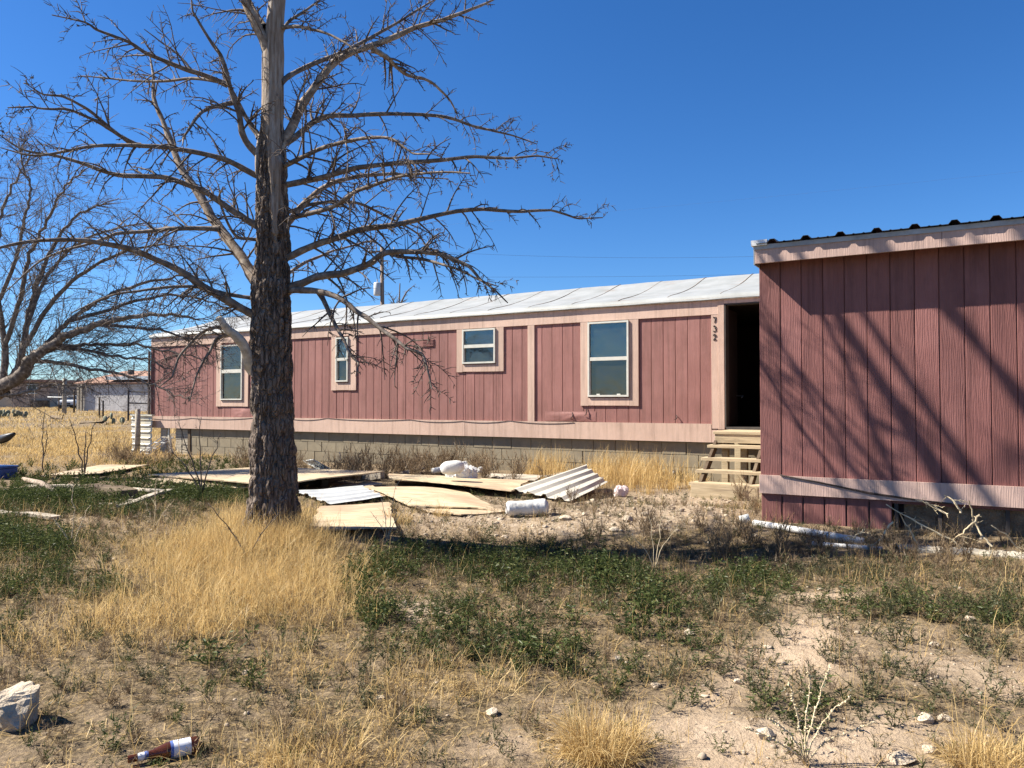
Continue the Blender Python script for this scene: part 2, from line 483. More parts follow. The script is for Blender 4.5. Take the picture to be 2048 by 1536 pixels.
def mat_bark():
    t = NT('dead_tree_bark')
    at = t.new('ShaderNodeAttribute', attribute_name='bark')
    v = t.coord('Object', (1, 1, 1))
    vb = t.coord('Object', (1, 1, 0.28))
    n1 = t.noise(vb, 26, 6, 0.65, 0.6)
    n2 = t.noise(v, 5, 4, 0.6)
    bark = t.ramp(n1, [(0.3, (0.07, 0.052, 0.041)), (0.52, (0.165, 0.127, 0.102)), (0.72, (0.32, 0.265, 0.22))])
    bark = t.mix(t.ramp(n2, [(0.45, (0, 0, 0)), (0.7, (0.5, 0.5, 0.5))]), bark, (0.20, 0.165, 0.135))
    wood = t.ramp(t.noise(t.coord('Object', (1, 1, 0.09)), 40, 5, 0.6), [(0.3, (0.17, 0.115, 0.075)), (0.52, (0.30, 0.245, 0.195)), (0.75, (0.43, 0.40, 0.36))])
    c = t.mix(at.outputs['Fac'], wood, bark)
    vo = t.new('ShaderNodeTexVoronoi', feature='DISTANCE_TO_EDGE'); vo.inputs['Scale'].default_value = 26
    wob = t.new('ShaderNodeVectorMath', operation='ADD'); sc_ = t.new('ShaderNodeVectorMath', operation='SCALE'); sc_.inputs['Scale'].default_value = .06
    nv_ = t.new('ShaderNodeTexNoise'); nv_.inputs['Scale'].default_value = 9; t.lk(v, nv_.inputs['Vector'])
    t.lk(nv_.outputs['Color'], sc_.inputs[0]); t.lk(t.coord('Object', (1, 1, .22)), wob.inputs[0]); t.lk(sc_.outputs[0], wob.inputs[1])
    t.lk(wob.outputs[0], vo.inputs['Vector'])
    crack = t.ramp(vo.outputs['Distance'], [(0.0, (0, 0, 0)), (0.16, (1, 1, 1))])
    b1 = t.bump(t.math('ADD', t.math('MULTIPLY', n1, .6), t.math('MULTIPLY', t.math('MULTIPLY', crack, at.outputs['Fac']), .8)), 1.0, 0.03)
    return t.done(c, 0.9, b1, 0.12)
M['bark'] = mat_bark()

def mat_limb(name, a, b, c_):
    t = NT(name)
    v = t.coord('Object', (1, 1, 1))
    n1 = t.noise(v, 16, 5, 0.6)
    n2 = t.noise(v, 90, 3, 0.6)
    c = t.ramp(n1, [(0.3, a), (0.52, b), (0.75, c_)])
    return t.done(c, 0.85, t.bump(n2, 0.4, 0.006), 0.15)
M['limb'] = mat_limb('dead_limb', (0.085, 0.066, 0.053), (0.17, 0.138, 0.112), (0.34, 0.29, 0.24))
M['limb_pale'] = mat_limb('bare_pale_limb', (0.13, 0.09, 0.065), (0.28, 0.22, 0.165), (0.48, 0.42, 0.345))
M['limb_bleached'] = mat_limb('bleached_limb', (0.3, 0.25, 0.19), (0.52, 0.47, 0.39), (0.66, 0.62, 0.55))
M['twig'] = mat_limb('dead_twigs', (0.065, 0.05, 0.041), (0.12, 0.096, 0.08), (0.24, 0.2, 0.17))
M['shrub_twig'] = mat_limb('shrub_twigs', (0.10, 0.082, 0.072), (0.16, 0.135, 0.12), (0.27, 0.235, 0.215))
M['dry_stick'] = mat_limb('pale_dry_stalk', (0.42, 0.33, 0.2), (0.55, 0.45, 0.29), (0.66, 0.57, 0.4))

def mat_leaf(name, stops, trans=0.35, rough=0.6):
    t = NT(name)
    at = t.new('ShaderNodeAttribute', attribute_name='tint')
    c = t.ramp(at.outputs['Fac'], stops)
    t.n.remove(t.b)
    d = t.new('ShaderNodeBsdfDiffuse'); tr = t.new('ShaderNodeBsdfTranslucent'); gl = t.new('ShaderNodeBsdfGlossy')
    gl.inputs['Roughness'].default_value = rough * 0.7
    t.lk(c, d.inputs[0]); t.lk(c, tr.inputs[0])
    mx = t.new('ShaderNodeMixShader'); mx.inputs[0].default_value = trans
    t.lk(d.outputs[0], mx.inputs[1]); t.lk(tr.outputs[0], mx.inputs[2])
    m2 = t.new('ShaderNodeMixShader'); m2.inputs[0].default_value = 0.012
    t.lk(mx.outputs[0], m2.inputs[1]); t.lk(gl.outputs[0], m2.inputs[2])
    t.lk(m2.outputs[0], t.out.inputs[0])
    return t.m
M['gold'] = mat_leaf('dry_grass_blades', [(0.0, (0.24, 0.155, 0.075)), (0.45, (0.50, 0.34, 0.13)), (1.0, (0.74, 0.57, 0.29))], 0.4)
M['brownweed'] = mat_leaf('dry_brown_weeds', [(0.0, (0.085, 0.06, 0.04)), (0.5, (0.18, 0.13, 0.08)), (1.0, (0.38, 0.28, 0.17))], 0.3)
M['green'] = mat_leaf('green_weed_leaves', [(0.0, (0.028, 0.042, 0.014)), (0.5, (0.062, 0.082, 0.026)), (1.0, (0.145, 0.15, 0.05))], 0.3)
M['olive'] = mat_leaf('olive_weed_leaves', [(0.0, (0.04, 0.048, 0.024)), (0.5, (0.085, 0.088, 0.043)), (1.0, (0.23, 0.2, 0.105))], 0.3)

def mat_ground():
    t = NT('dry_soil')
    at = t.new('ShaderNodeAttribute', attribute_name='litter')
    ag = t.new('ShaderNodeAttribute', attribute_name='gravel')
    v = t.coord('Object', (1, 1, 1))
    n1 = t.noise(v, 1.1, 6, 0.6); n2 = t.noise(v, 14, 5, 0.65); n3 = t.noise(v, 48, 6, 0.72)
    soil = t.ramp(n1, [(0.3, (0.37, 0.275, 0.185)), (0.7, (0.50, 0.385, 0.275))])
    soil = t.mix(0.45, soil, t.ramp(n2, [(0.3, (0.5, 0.48, 0.45)), (0.65, (1, 1, 1))]), 'MULTIPLY')
    lit = t.ramp(n3, [(0.36, (0.03, 0.023, 0.014)), (0.5, (0.095, 0.07, 0.038)), (0.66, (0.27, 0.2, 0.105))])
    f = t.math('MULTIPLY', at.outputs['Fac'], t.ramp(n2, [(0.3, (0.6, 0.6, 0.6)), (0.6, (1, 1, 1))]))
    c = t.mix(f, soil, lit)
    gr = t.new('ShaderNodeTexVoronoi'); gr.inputs['Scale'].default_value = 28
    t.lk(v, gr.inputs['Vector'])
    sepc = t.new('ShaderNodeSeparateColor'); t.lk(gr.outputs['Color'], sepc.inputs[0])
    gc = t.mix(t.math('MULTIPLY', ag.outputs['Fac'], 0.6), c, t.ramp(sepc.outputs[0], [(0.0, (0.16, 0.122, 0.083)), (0.6, (0.30, 0.24, 0.172)), (1.0, (0.45, 0.38, 0.285))]))
    h = t.math('ADD', t.math('MULTIPLY', n2, 1.0), t.math('MULTIPLY', n3, 0.45))
    return t.done(gc, 0.95, t.bump(h, 0.9, 0.03), 0.1)
M['ground'] = mat_ground()

# ------------------------------------------------------------------ where the ground cover grows (ellipses of the place, given as seen from the camera spot)
GOLD = [(545, 1075, 120, 42, 1.0), (430, 1125, 165, 45, 1.0), (520, 1190, 210, 62, 1.0), (380, 1240, 150, 55, .85), (630, 1230, 110, 55, .6),
        (250, 1245, 110, 45, .75), (110, 1290, 110, 45, .5), (590, 1330, 110, 40, .25), (860, 1370, 130, 45, .5), (1000, 1390, 60, 30, .4), (690, 1450, 160, 50, .35),
        (620, 1520, 190, 40, .65), (1990, 1515, 70, 40, .9), (660, 1060, 60, 30, .5), (700, 1120, 60, 30, .4)]
GREEN = [(1000, 1165, 170, 38, .85), (1330, 1200, 120, 40, .8), (1480, 1170, 130, 28, .7), (880, 1290, 130, 35, .7), (600, 1290, 110, 28, .5), (1180, 1350, 90, 40, .7), (1750, 1215, 90, 30, .6), (1950, 1230, 110, 30, .6), (860, 1120, 90, 25, .8), (1650, 1420, 80, 40, .5), (1500, 1420, 60, 25, .5), (150, 1000, 300, 38, .9), (400, 985, 120, 42, 1.0), (50, 1095, 120, 50, 1.0), (110, 1180, 130, 40, .7), (215, 1190, 50, 22, .9), (780, 1165, 110, 55, 1.0),
         (760, 1240, 90, 32, .8), (960, 1125, 110, 30, .65), (1190, 1180, 130, 70, 1.0), (1075, 1320, 70, 38, 1.2), (430, 1320, 85, 55, 1.1), (470, 1385, 60, 28, .9),
         (1260, 1250, 120, 42, 1.1), (930, 1240, 90, 26, .6), (1010, 1250, 90, 30, .7), (60, 1440, 110, 40, .5), (330, 1420, 90, 35, .5), (200, 1480, 120, 40, .5),
         (1100, 1110, 120, 30, .6), (30, 1220, 60, 60, .6), (1350, 1280, 60, 25, .7), (740, 1290, 60, 30, .4)]
OLIVE = [(1880, 1210, 170, 60, 1.0), (1800, 1150, 250, 30, .9), (1500, 1240, 100, 45, .9), (1850, 1385, 140, 55, .9), (1600, 1390, 100, 60, .6), (1350, 1150, 140, 50, .8),
         (1420, 1100, 180, 35, .8), (1000, 1200, 120, 40, .5), (1000, 1330, 90, 60, .5), (300, 1340, 160, 60, .5), (100, 1370, 160, 50, .5), (600, 1400, 200, 60, .5),
         (870, 1440, 150, 60, .4), (1300, 1330, 60, 40, .6), (2000, 1280, 90, 60, .7), (940, 1300, 80, 30, .6), (1700, 1320, 80, 40, .5), (380, 1480, 200, 60, .5)]
BARE = [(1500, 1490, 240, 75, .9), (1600, 1310, 150, 70, .95), (1900, 1350, 150, 40, .9), (1760, 1440, 120, 45, .8), (1420, 1390, 70, 35, .7), (1830, 1265, 90, 25, .6), (1640, 1150, 60, 12, .5), (1610, 1285, 110, 60, 1.0), (1400, 1470, 110, 60, 1.0), (1690, 1500, 130, 60, .8), (1980, 1370, 90, 35, 1.0), (1640, 1190, 110, 18, .8), (850, 1225, 60, 20, .8),
        (1480, 1350, 70, 30, .7), (1100, 1045, 330, 26, .62), (1330, 1015, 160, 25, .62), (1000, 1490, 90, 30, .5), (1900, 1480, 100, 30, .5), (150, 1040, 60, 12, .5)]
GRAVEL = [(1100, 1040, 380, 30, 1.0), (1330, 1010, 170, 25, 1.0), (1500, 1480, 300, 70, .4), (1900, 1340, 120, 50, .4), (850, 1225, 70, 25, .8)]

def field(px, py, blobs):
    r = np.zeros_like(px)
    for cx, cy, rx, ry, w in blobs:
        r = np.maximum(r, w * np.exp(-(((px - cx) / rx) ** 2 + ((py - cy) / ry) ** 2) ** 1.5))
    return r

def cover(x, y):
    z = ground_z(x, y)
    yy = np.maximum(y, 0.6)
    px, py = project(x, yy, z)
    wob = 40 * (fbm(x * 1.7 + 5, y * 1.7 + 3, 3) - .5)
    px = px + wob * 2; py = py + wob * .6
    g, gr, ol, ba, gv = (field(px, py, b) for b in (GOLD, GREEN, OLIVE, BARE, GRAVEL))
    out = ((px < -150) | (px > 2200) | (y < 2.2)).astype(float)
    pat = fbm(x * .8 + 31, y * .8 + 11, 3)
    g = np.maximum(g, out * np.clip((pat - .5) * 6, 0, .8)); ol = np.maximum(ol, out * np.clip((.5 - pat) * 5, 0, .8))
    return g, gr, ol, ba, gv

# ------------------------------------------------------------------ ground
def build_ground():
    def axis(lo, hi, fine_lo, fine_hi, step, growth):
        a = list(np.arange(fine_lo, fine_hi, step))
        s = step; x = fine_hi
        while x < hi:
            a.append(x); s *= growth; x += s
        a.append(hi)
        s = step; x = fine_lo - step
        while x > lo:
            a.insert(0, x); s *= growth; x -= s
        a.insert(0, lo)
        return np.array(a)
    xs = axis(-900, 900, -9, 7.5, 0.085, 1.2)
    ys = axis(-40, 1600, 1.4, 13.5, 0.085, 1.13)
    X, Y = np.meshgrid(xs, ys)
    x = X.ravel(); y = Y.ravel()
    z = ground_z(x, y)
    near = (y > 0.5) & (y < 30)
    z = z + np.where(near, 0.018 * (fbm(x * 9, y * 9, 3) - .5), 0)
    nx, ny = len(xs), len(ys)
    i = np.arange(nx * ny).reshape(ny, nx)
    F = np.stack([i[:-1, :-1], i[:-1, 1:], i[1:, 1:], i[1:, :-1]], -1).reshape(-1, 4)
    g, gr, ol, ba, gv = cover(x, y)
    d = x * N.x + y * N.y
    lit = np.clip(np.maximum(np.maximum(g, gr), ol) * .8 + 0.78 - ba * .95, 0, 1)
    lit = np.where((y > 9.5), np.clip(.85 - gv, 0, 1), lit)
    me = np_mesh('ground', np.stack([x, y, z], 1), F, M['ground'], True, {'litter': lit, 'gravel': gv})
    o = link('ground', me)
    tag(o, kind='structure')
build_ground()

# ------------------------------------------------------------------ mobile home
DT = 12.0
def TW(px, py):
    return on_wall(px, py, DT)

def bevel_box(mb, x0, x1, y0, y1, z0, z1, c=0.006):
    """box whose front face (y0) is chamfered: reads as a board with a joint groove"""
    v = [(x0, y1, z0), (x1, y1, z0), (x1, y1, z1), (x0, y1, z1),
         (x0, y0 + c, z0), (x1, y0 + c, z0), (x1, y0 + c, z1), (x0, y0 + c, z1),
         (x0 + c, y0, z0), (x1 - c, y0, z0), (x1 - c, y0, z1), (x0 + c, y0, z1)]
    f = [(0, 1, 2, 3), (0, 4, 5, 1), (1, 5, 6, 2), (2, 6, 7, 3), (3, 7, 4, 0),
         (4, 8, 9, 5), (5, 9, 10, 6), (6, 10, 11, 7), (7, 11, 8, 4), (8, 11, 10, 9)]
    mb.add(v, f)

def piece(name, x0, x1, y0, y1, z0, z1, mat, parent, c=0.005):
    """own origin at its centre so each piece gets its own grain"""
    mb = MB(); cx = (x0 + x1) / 2; cz = (z0 + z1) / 2
    bevel_box(mb, x0 - cx, x1 - cx, y0, y1, z0 - cz, z1 - cz, c)
    o = mb.build(name, mat, parent)
    o.location = (cx, 0, cz)
    return o

home = empty('mobile_home', (N.x * DT, N.y * DT, 0), ROTZ)
tag(home, 'long dusty red mobile home with pink trim and rust-seamed white roof', 'mobile home')

S0, S1 = TW(304, 800)[0], 3.4
Z_EAVE, Z_FTOP, Z_FBOT = 1.645 + CAM_Z, 1.60 + CAM_Z, 1.38 + CAM_Z
Z_BTOP, Z_BBOT = -0.335 + CAM_Z, -0.625 + CAM_Z
DEPTH = 4.6

# openings: (s0, s1, z0, z1) from frame outlines
def rect(x0, y0, x1, y1):
    a = TW(x0, (y0 + y1) / 2)[0]; b = TW(x1, (y0 + y1) / 2)[0]
    xm = (x0 + x1) / 2
    return a, b, TW(xm, y1)[1], TW(xm, y0)[1]
wins = [('a', rect(444, 690, 487, 800), rect(434, 690, 498, 813), rect(444, 739, 487, 746)),
        ('b', rect(674, 675, 698.5, 763.5), rect(664, 670, 713.6, 780.5), rect(674, 716, 698.5, 721.5)),
        ('c', rect(927, 658, 992.5, 727), rect(914.5, 655, 1008.4, 743.5), rect(927, 689, 992, 695.5)),
        ('d', rect(1177.5, 643, 1259, 793.5), rect(1162, 640, 1278, 811.5), rect(1177, 714, 1259, 721))]
door = (TW(1450, 700)[0], TW(1450, 700)[0] + 0.92, TW(1450, 855)[1], TW(1450, 608)[1])
opens = [w[1] for w in wins] + [door]

def inside(s, z):
    return any(o[0] - 1e-6 < s < o[1] + 1e-6 and o[2] - 1e-6 < z < o[3] + 1e-6 for o in opens)

# wall backing with the openings left out
ss = sorted({S0, S1, *[o[0] for o in opens], *[o[1] for o in opens]})
zs = sorted({Z_BBOT, Z_FTOP, *[o[2] for o in opens], *[min(o[3], Z_FTOP) for o in opens]})
wb = MB()
for a, b in zip(ss[:-1], ss[1:]):
    for c, d in zip(zs[:-1], zs[1:]):
        if not inside((a + b) / 2, (c + d) / 2):
            wb.box(a, b, 0.014, 0.09, c, d)
wall = wb.build('wall', M['siding'], home)
# boards
def split(a, b, blocked):
    """sub-intervals of (a, b) outside and inside the opening columns"""
    cuts = sorted({a, b, *[c for o in blocked for c in (o[0], o[1]) if a < c < b]})
    return list(zip(cuts[:-1], cuts[1:]))
base_s = -4.395
k0 = int(math.floor((S0 - base_s) / 0.203)); k1 = int(math.ceil((TW(1424, 700)[0] - base_s) / 0.203))
GAP = 0.003
SEND = TW(1424, 700)[0]
for k in range(k0, k1):
    a, b = max(base_s + k * 0.203, S0), min(base_s + (k + 1) * 0.203, SEND)
    if b - a < 0.02: continue
    for i, (p, q) in enumerate(split(a, b, [w[1] for w in wins])):
        if q - p < 0.012: continue
        g0 = GAP if abs(p - a) < 1e-6 else 0.0; g1 = GAP if abs(q - b) < 1e-6 else 0.0
        hit = [o for o in opens[:4] if o[0] - 1e-6 <= (p + q) / 2 <= o[1] + 1e-6]
        ztop = hit[0][2] if hit else Z_FBOT + 0.03
        piece('siding_board', p + g0, q - g1, random.uniform(-.0015, .0015), 0.0135, Z_BTOP - .02, ztop, M['siding'], wall)

def trim(name, s0, s1, z0, z1, t=0.022, mat='trim', parent=None, base=0.0):
    return piece(name, s0, s1, base - t, base - 0.0025 if base == 0 else base, z0, z1, M[mat], parent or home, 0.003)
# fascia in three lengths, skirt band in three lengths
fs = [S0 - .02, TW(590, 660)[0], TW(941, 640)[0], TW(1437, 610)[0]]
for a, b in zip(fs[:-1], fs[1:]):
    trim('fascia_board', a + .0015, b - .0015, Z_FBOT, Z_FTOP, 0.026)
trim('fascia_board', door[1] + .1, S1, Z_FBOT, Z_FTOP, 0.026)
bs = [S0, TW(560, 850)[0], TW(931, 860)[0], TW(1424, 860)[0]]
for a, b in zip(bs[:-1], bs[1:]):
    trim('skirt_board', a + .0015, b - .0015, Z_BBOT, Z_BTOP, 0.026)
trim('skirt_board', bs[-1] + .002, S1, Z_BBOT, door[2] - .04, 0.03)
# batten, corner board, numbered board, door casing
trim('batten', TW(1056.5, 700)[0], TW(1070, 700)[0], Z_BTOP - .01, Z_FBOT - .002, 0.024)
trim('corner_board', S0 - .03, S0 + .045, Z_BTOP + .002, Z_FBOT - .002, 0.024, 'siding')
trim('number_board', TW(1423.5, 700)[0], TW(1437, 700)[0] - .002, door[2] - .02, Z_FBOT - .002, 0.024)
ca = TW(1437, 700)[0]
trim('door_casing', ca, door[0] - .004, door[2] - .03, door[3] + .08, 0.034)
trim('door_casing', door[1] + .004, door[1] + .1, door[2] - .03, door[3] + .08, 0.034)
trim('door_casing', door[0] - .003, door[1] + .003, door[3] + .003, door[3] + .08, 0.034)
jm = MB(); jm.box(door[0], door[0] + .018, -.03, .16, door[2], door[3]); jm.box(door[1] - .018, door[1], -.03, .16, door[2], door[3])
jm.box(door[0] + .019, door[1] - .019, -.03, .16, door[3] - .018, door[3]); jm.box(door[0] + .019, door[1] - .019, -.04, .16, door[2] - .03, door[2] + .012)
jm.build('door_jamb', M['frame_dark'], home)
# the door leaf swung inwards, with its lever
dl = MB(); dl.box(door[0] - .10, door[0] - .06, 0.18, 1.0, door[2] + .02, door[3] - .03)
dlo = dl.build('door', M['interior'], home)
hd = MB(); hd.tube([(door[0] - .06, .92, door[2] + .5), (door[0] + .05, .92, door[2] + .5), (door[0] + .05, .82, door[2] + .47)], 0.012, 6)
hd.build('handle', M['chrome'], dlo, True)

# windows
for nm, o, t, mid in wins:
    w = MB(); a, b, z0, z1 = o
    z1 = min(z1, Z_FBOT + .012) if nm in 'abd' else z1
    fy0, fy1 = -.052, .03
    fwid = .030
    w.box(a, a + fwid, fy0, fy1, z0, z1); w.box(b - fwid, b, fy0, fy1, z0, z1)
    w.box(a + fwid, b - fwid, fy0, fy1, z0, z0 + fwid); w.box(a + fwid, b - fwid, fy0, fy1, z1 - fwid, z1)
    w.box(a + fwid, b - fwid, fy0 + .006, fy1, mid[2], mid[3])
    # lower sash rails
    w.box(a + fwid, a + fwid + .012, fy0 + .02, fy1, z0 + fwid, mid[2]); w.box(b - fwid - .012, b - fwid, fy0 + .02, fy1, z0 + fwid, mid[2])
    win = w.build('window', M['frame'], home)
    # trim around: two sides and a sill piece
    ta, tb, tz0, tz1 = t
    trim('window_trim', ta, a - .002, tz0, Z_FBOT - .002, 0.024)
    trim('window_trim', b + .002, tb, tz0, Z_FBOT - .002, 0.024)
    so = trim('window_trim', a - .001, b + .001, tz0 + .004, z0 - .02, 0.024)
    if nm in 'ac':
        so.rotation_euler = (0.02, 0.012 if nm == 'c' else 0, 0)
    if tz1 > Z_FBOT and nm == 'c':
        pass
    ps = MB(); ps.box(a + fwid, b - fwid, -.018, -.014, mid[3], z1 - fwid); ps.build('pane', M['glass'], win)
    ps = MB(); ps.box(a + fwid + .012, b - fwid - .012, -.006, -.002, z0 + fwid, mid[2]); ps.build('pane', M['glass_screen'], win)
    # blind behind the upper pane (and part of the lower)
    if nm in 'ad':
        bl = MB()
        nb = 26
        for i in range(nb):
            zz = mid[2] + .01 + (z1 - mid[2]) * i / nb
            bl.add([(a + .01, .040, zz), (b - .01, .040, zz), (b - .01, .052, zz + (z1 - mid[2]) / nb * 1.15), (a + .01, .052, zz + (z1 - mid[2]) / nb * 1.15)], [(0, 1, 2, 3)])
        bl.build('blind', M['blind'] if nm == 'd' else M['blind_green'], win)
    if nm == 'd':
        lt = MB()
        for q in (.25, .75):
            ss_ = a + (b - a) * q
            lt.box(ss_ - .03, ss_ + .03, -.03, -.012, z0 + fwid + .001, z0 + fwid + .02)
        lt.build('sash_lift', M['frame'], win)

# wall vent
va = rect(844.5, 678.5, 869, 693)
vt = MB(); vt.box(va[0], va[1], -.012, -.0025, va[2], va[3]); vo = vt.build('wall_vent', M['siding'], home)
for i in range(5):
    zz = va[2] + (va[3] - va[2]) * (i + .5) / 5
    vm = MB(); vm.bar((va[0] + .02, -.016, zz), (va[1] - .02, -.016, zz), 0.012, 0.012); vm.build('louvre', M['siding'], vo)

# house number 732 as raised strokes
def numeral(ch, s, z, h):
    w = h * .5
    P = {'7': [[(-.5, .5), (-.38, .44), (.5, .47), (.15, 0), (-.08, -.5)]],
         '3': [[(-.45, .38), (-.1, .52), (.35, .42), (.38, .2), (-.05, .06), (.38, -.05), (.42, -.34), (.05, -.52), (-.45, -.38)]],
         '2': [[(-.45, .25), (-.3, .47), (.1, .52), (.42, .3), (.2, 0), (-.45, -.48), (.5, -.42)]]}[ch]
    mb = MB()
    for line in P:
        pts = [Vector((s + x * w, -.027, z + y * h)) for x, y in line]
        sm = [pts[0]]
        for p, q in zip(pts[:-1], pts[1:]):
            sm += [p.lerp(q, .5), q]
        mb.tube(sm, [.0075 + .0035 * math.sin(i * 1.3) for i in range(len(sm))], 6)
    return mb.build('numeral', M['black_paint'], home, True)
for ch, py in (('7', 640.5), ('3', 658), ('2', 674.5)):
    s_, z_ = TW(1430.5, py)
    numeral(ch, s_, z_, 0.092)

# sagging cable along the skirt
def sag(parent, pts, r, name='cable', n=10, drop=0.06, mat='cable', y=-.032):
    mb = MB(); line = []
    for (a, za), (b, zb) in zip(pts[:-1], pts[1:]):
        for i in range(n):
            t = i / n
            line.append((a + (b - a) * t, y, za + (zb - za) * t - drop * 4 * t * (1 - t)))
    line.append((pts[-1][0], y, pts[-1][1]))
    mb.tube(line, r, 5)
    return mb.build(name, M[mat], parent, True)
cp = [TW(x, y) for x, y in ((308, 837), (385, 836), (505, 836), (585, 838), (655, 836), (822, 839), (925, 842), (1020, 841), (1150, 845))]
sag(home, cp, 0.0042, drop=0.035)

# broken siding and dark holes under two windows
def tear(cx, cy, n, size):
    mb = MB(); s, z = TW(cx, cy)
    for i in range(n):
        a = random.uniform(-1, 1) * size * 1.2; l = random.uniform(.4, 1.2) * size
        mb.add([(s + a - .012, -.003, z), (s + a + .012, -.003, z + .006), (s + a + random.uniform(-.02, .02), -.012 - random.random() * .012, z - l)], [(0, 1, 2)])
        mb.add([(s + a - .03, -.006, z + .01), (s + a + .03, -.008, z + .012), (s + a + .01, -.02, z - l * .35)], [(0, 1, 2)])
    return mb.build('torn_edge', M['dark'], home)
tear(928, 743, 7, .045); tear(985, 742, 5, .03); tear(496, 812, 5, .05)
# buckled strip at the base of the siding by the tall window
def buckle(x0, x1, y0, y1, amp):
    a, z1 = TW(x0, y0); b, z0 = TW(x1, y1)
    n, m = 26, 12; V = []; F = []
    for j in range(m + 1):
        for i in range(n + 1):
            u, v = i / n, j / m
            s = a + (b - a) * u; z = z0 + (z1 - z0) * v
            e = math.sin(math.pi * u) * math.sin(math.pi * min(1, v + .12)) ** .6
            h = amp * e * (.35 + 1.1 * float(fbm(np.array([u * 4.3 + x0]), np.array([v * 3.1]), 3)[0]))
            V.append((s, -.0035 - h, z))
    for j in range(m):
        for i in range(n):
            p = j * (n + 1) + i
            F.append((p, p + 1, p + n + 2, p + n + 1))
    mb = MB(); mb.add(V, F)
    return mb.build('buckled_siding', M['siding'], home, True)
buckle(1090, 1192, 822, 843, .022)
buckle(462, 500, 815, 836, .02)
def hook(px, py, l):
    s, z = TW(px, py); mb = MB()
    mb.tube([(s, -.012, z + l), (s + .02, -.03, z + l * .5), (s + .005, -.04, z), (s - .03, -.03, z - .01)], [.006, .009, .008, .004], 5)
    return mb.build('hanging_strip', M['dark'], home)
hook(1145, 835, .09); hook(1173, 830, .12); hook(1353, 838, .06)

# roof: bowed shell with rust seams
prof0 = [(-.075, -.03), (-.06, .035), (.02, .06), (.22, .115), (.55, .185), (1.0, .295), (1.5, .445), (1.95, .605), (2.3, .70), (2.65, .605), (3.1, .445), (3.6, .295), (4.05, .185), (4.4, .115), (4.68, .0)]
prof = [(float(p[0]), float(p[1])) for p in smooth_line([np.array((y, z, 0.)) for y, z in prof0[2:]], 44)]
prof = prof0[:2] + prof
rm = MB(); n_s = 60
V = []; F = []
for i in range(n_s + 1):
    s = S0 - .06 + (S1 - S0 + .12) * i / n_s
    for y, z in prof:
        V.append((s, y, Z_EAVE + z + .004 * math.sin(i * 1.7 + y * 2)))
m = len(prof)
for i in range(n_s):
    for j in range(m - 1):
        a = i * m + j
        F.append((a, a + m, a + m + 1, a + 1))
rm.add(V, F)
roof = rm.build('roof', M['roof'], home, True)
sm_s = -3.27
k = 0
while True:
    s = sm_s - .86 * k
    k += 1
    if s < S0: break
    pts = [(s + .004 * math.sin(j * .4 + k), y, Z_EAVE + z + .001) for j, (y, z) in enumerate(prof[2:24])]
    mb = MB(); mb.tube(pts, [.006 + .003 * random.random() for _ in pts], 5); mb.build('roof_seam', M['rust'], roof, True)
for s in (-2.41, -1.55, -.69):
    pts = [(s, y, Z_EAVE + z + .012) for y, z in prof[2:24]]
    mb = MB(); mb.tube(pts, .012, 5); mb.build('roof_seam', M['rust'], roof, True)
ev = MB(); ev.box(S0 - .05, S1, -.07, -.028, Z_FTOP + .004, Z_EAVE - .004); ev.build('eave_edge', M['eave'], home)
# floor, ceiling, rear and end walls so that the inside is a dark room
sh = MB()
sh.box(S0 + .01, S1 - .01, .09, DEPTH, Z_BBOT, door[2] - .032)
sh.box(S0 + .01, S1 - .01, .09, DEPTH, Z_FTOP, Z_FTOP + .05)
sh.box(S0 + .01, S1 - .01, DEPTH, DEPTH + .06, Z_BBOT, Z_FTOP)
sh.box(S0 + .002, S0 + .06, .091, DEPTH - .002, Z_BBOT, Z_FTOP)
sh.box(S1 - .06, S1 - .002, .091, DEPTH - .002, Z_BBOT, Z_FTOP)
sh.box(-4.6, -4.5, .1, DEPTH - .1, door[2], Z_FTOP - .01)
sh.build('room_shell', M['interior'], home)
# foundation of concrete blocks
f0 = TW(378, 880)[0]
fm = MB(); fm.box(f0, S1, .075, .25, -.35, Z_BBOT - .004); fnd = fm.build('foundation_wall', M['mortar'], home)
BW, BH = .406, .203
for c in range(4):
    z1 = Z_BBOT - .012 - c * BH; z0 = z1 - BH + .007
    s = f0 - (BW / 2 if c % 2 else 0)
    while s < -1.2:
        a, b = max(s, f0), s + BW - .007
        if b - a > .05:
            piece('concrete_block', a, b, .052 + random.uniform(-.004, .004), .0748, z0, z1, M['block'], fnd, .006)
        s += BW
# the opened corner: brick pier, leaning boards
pr = MB(); p0 = TW(345, 880)[0]; p1 = TW(373, 880)[0]
pm = MB(); pm.box(p0, p1 - .02, .1, .4, -.05, Z_BBOT - .004); pier = pm.build('pier', M['mortar'], home)
for r_ in range(11):
    z0 = -.02 + r_ * .062
    if z0 + .06 > Z_BBOT: break
    for h_ in range(2):
        a = p0 + h_ * (p1 - p0) / 2 + random.uniform(-.012, .012)
        piece('brick', a, a + (p1 - p0) / 2 - .03, .085 + random.uniform(-.01, .006), .0995, z0, z0 + .054, M['concrete_pale'], pier, .006)
for x0, x1, m_ in ((319, 331, 'lumber_grey'), (373, 378, 'lumber_dark'), (333, 336, 'white_metal')):
    a = TW(x0, 870)[0]; b = TW(x1, 870)[0]
    piece('skirting_scrap', a, b, .03, .06, -.08, Z_BBOT - .004 + (.1 if x0 == 319 else 0) * 0, M[m_], home, .004)
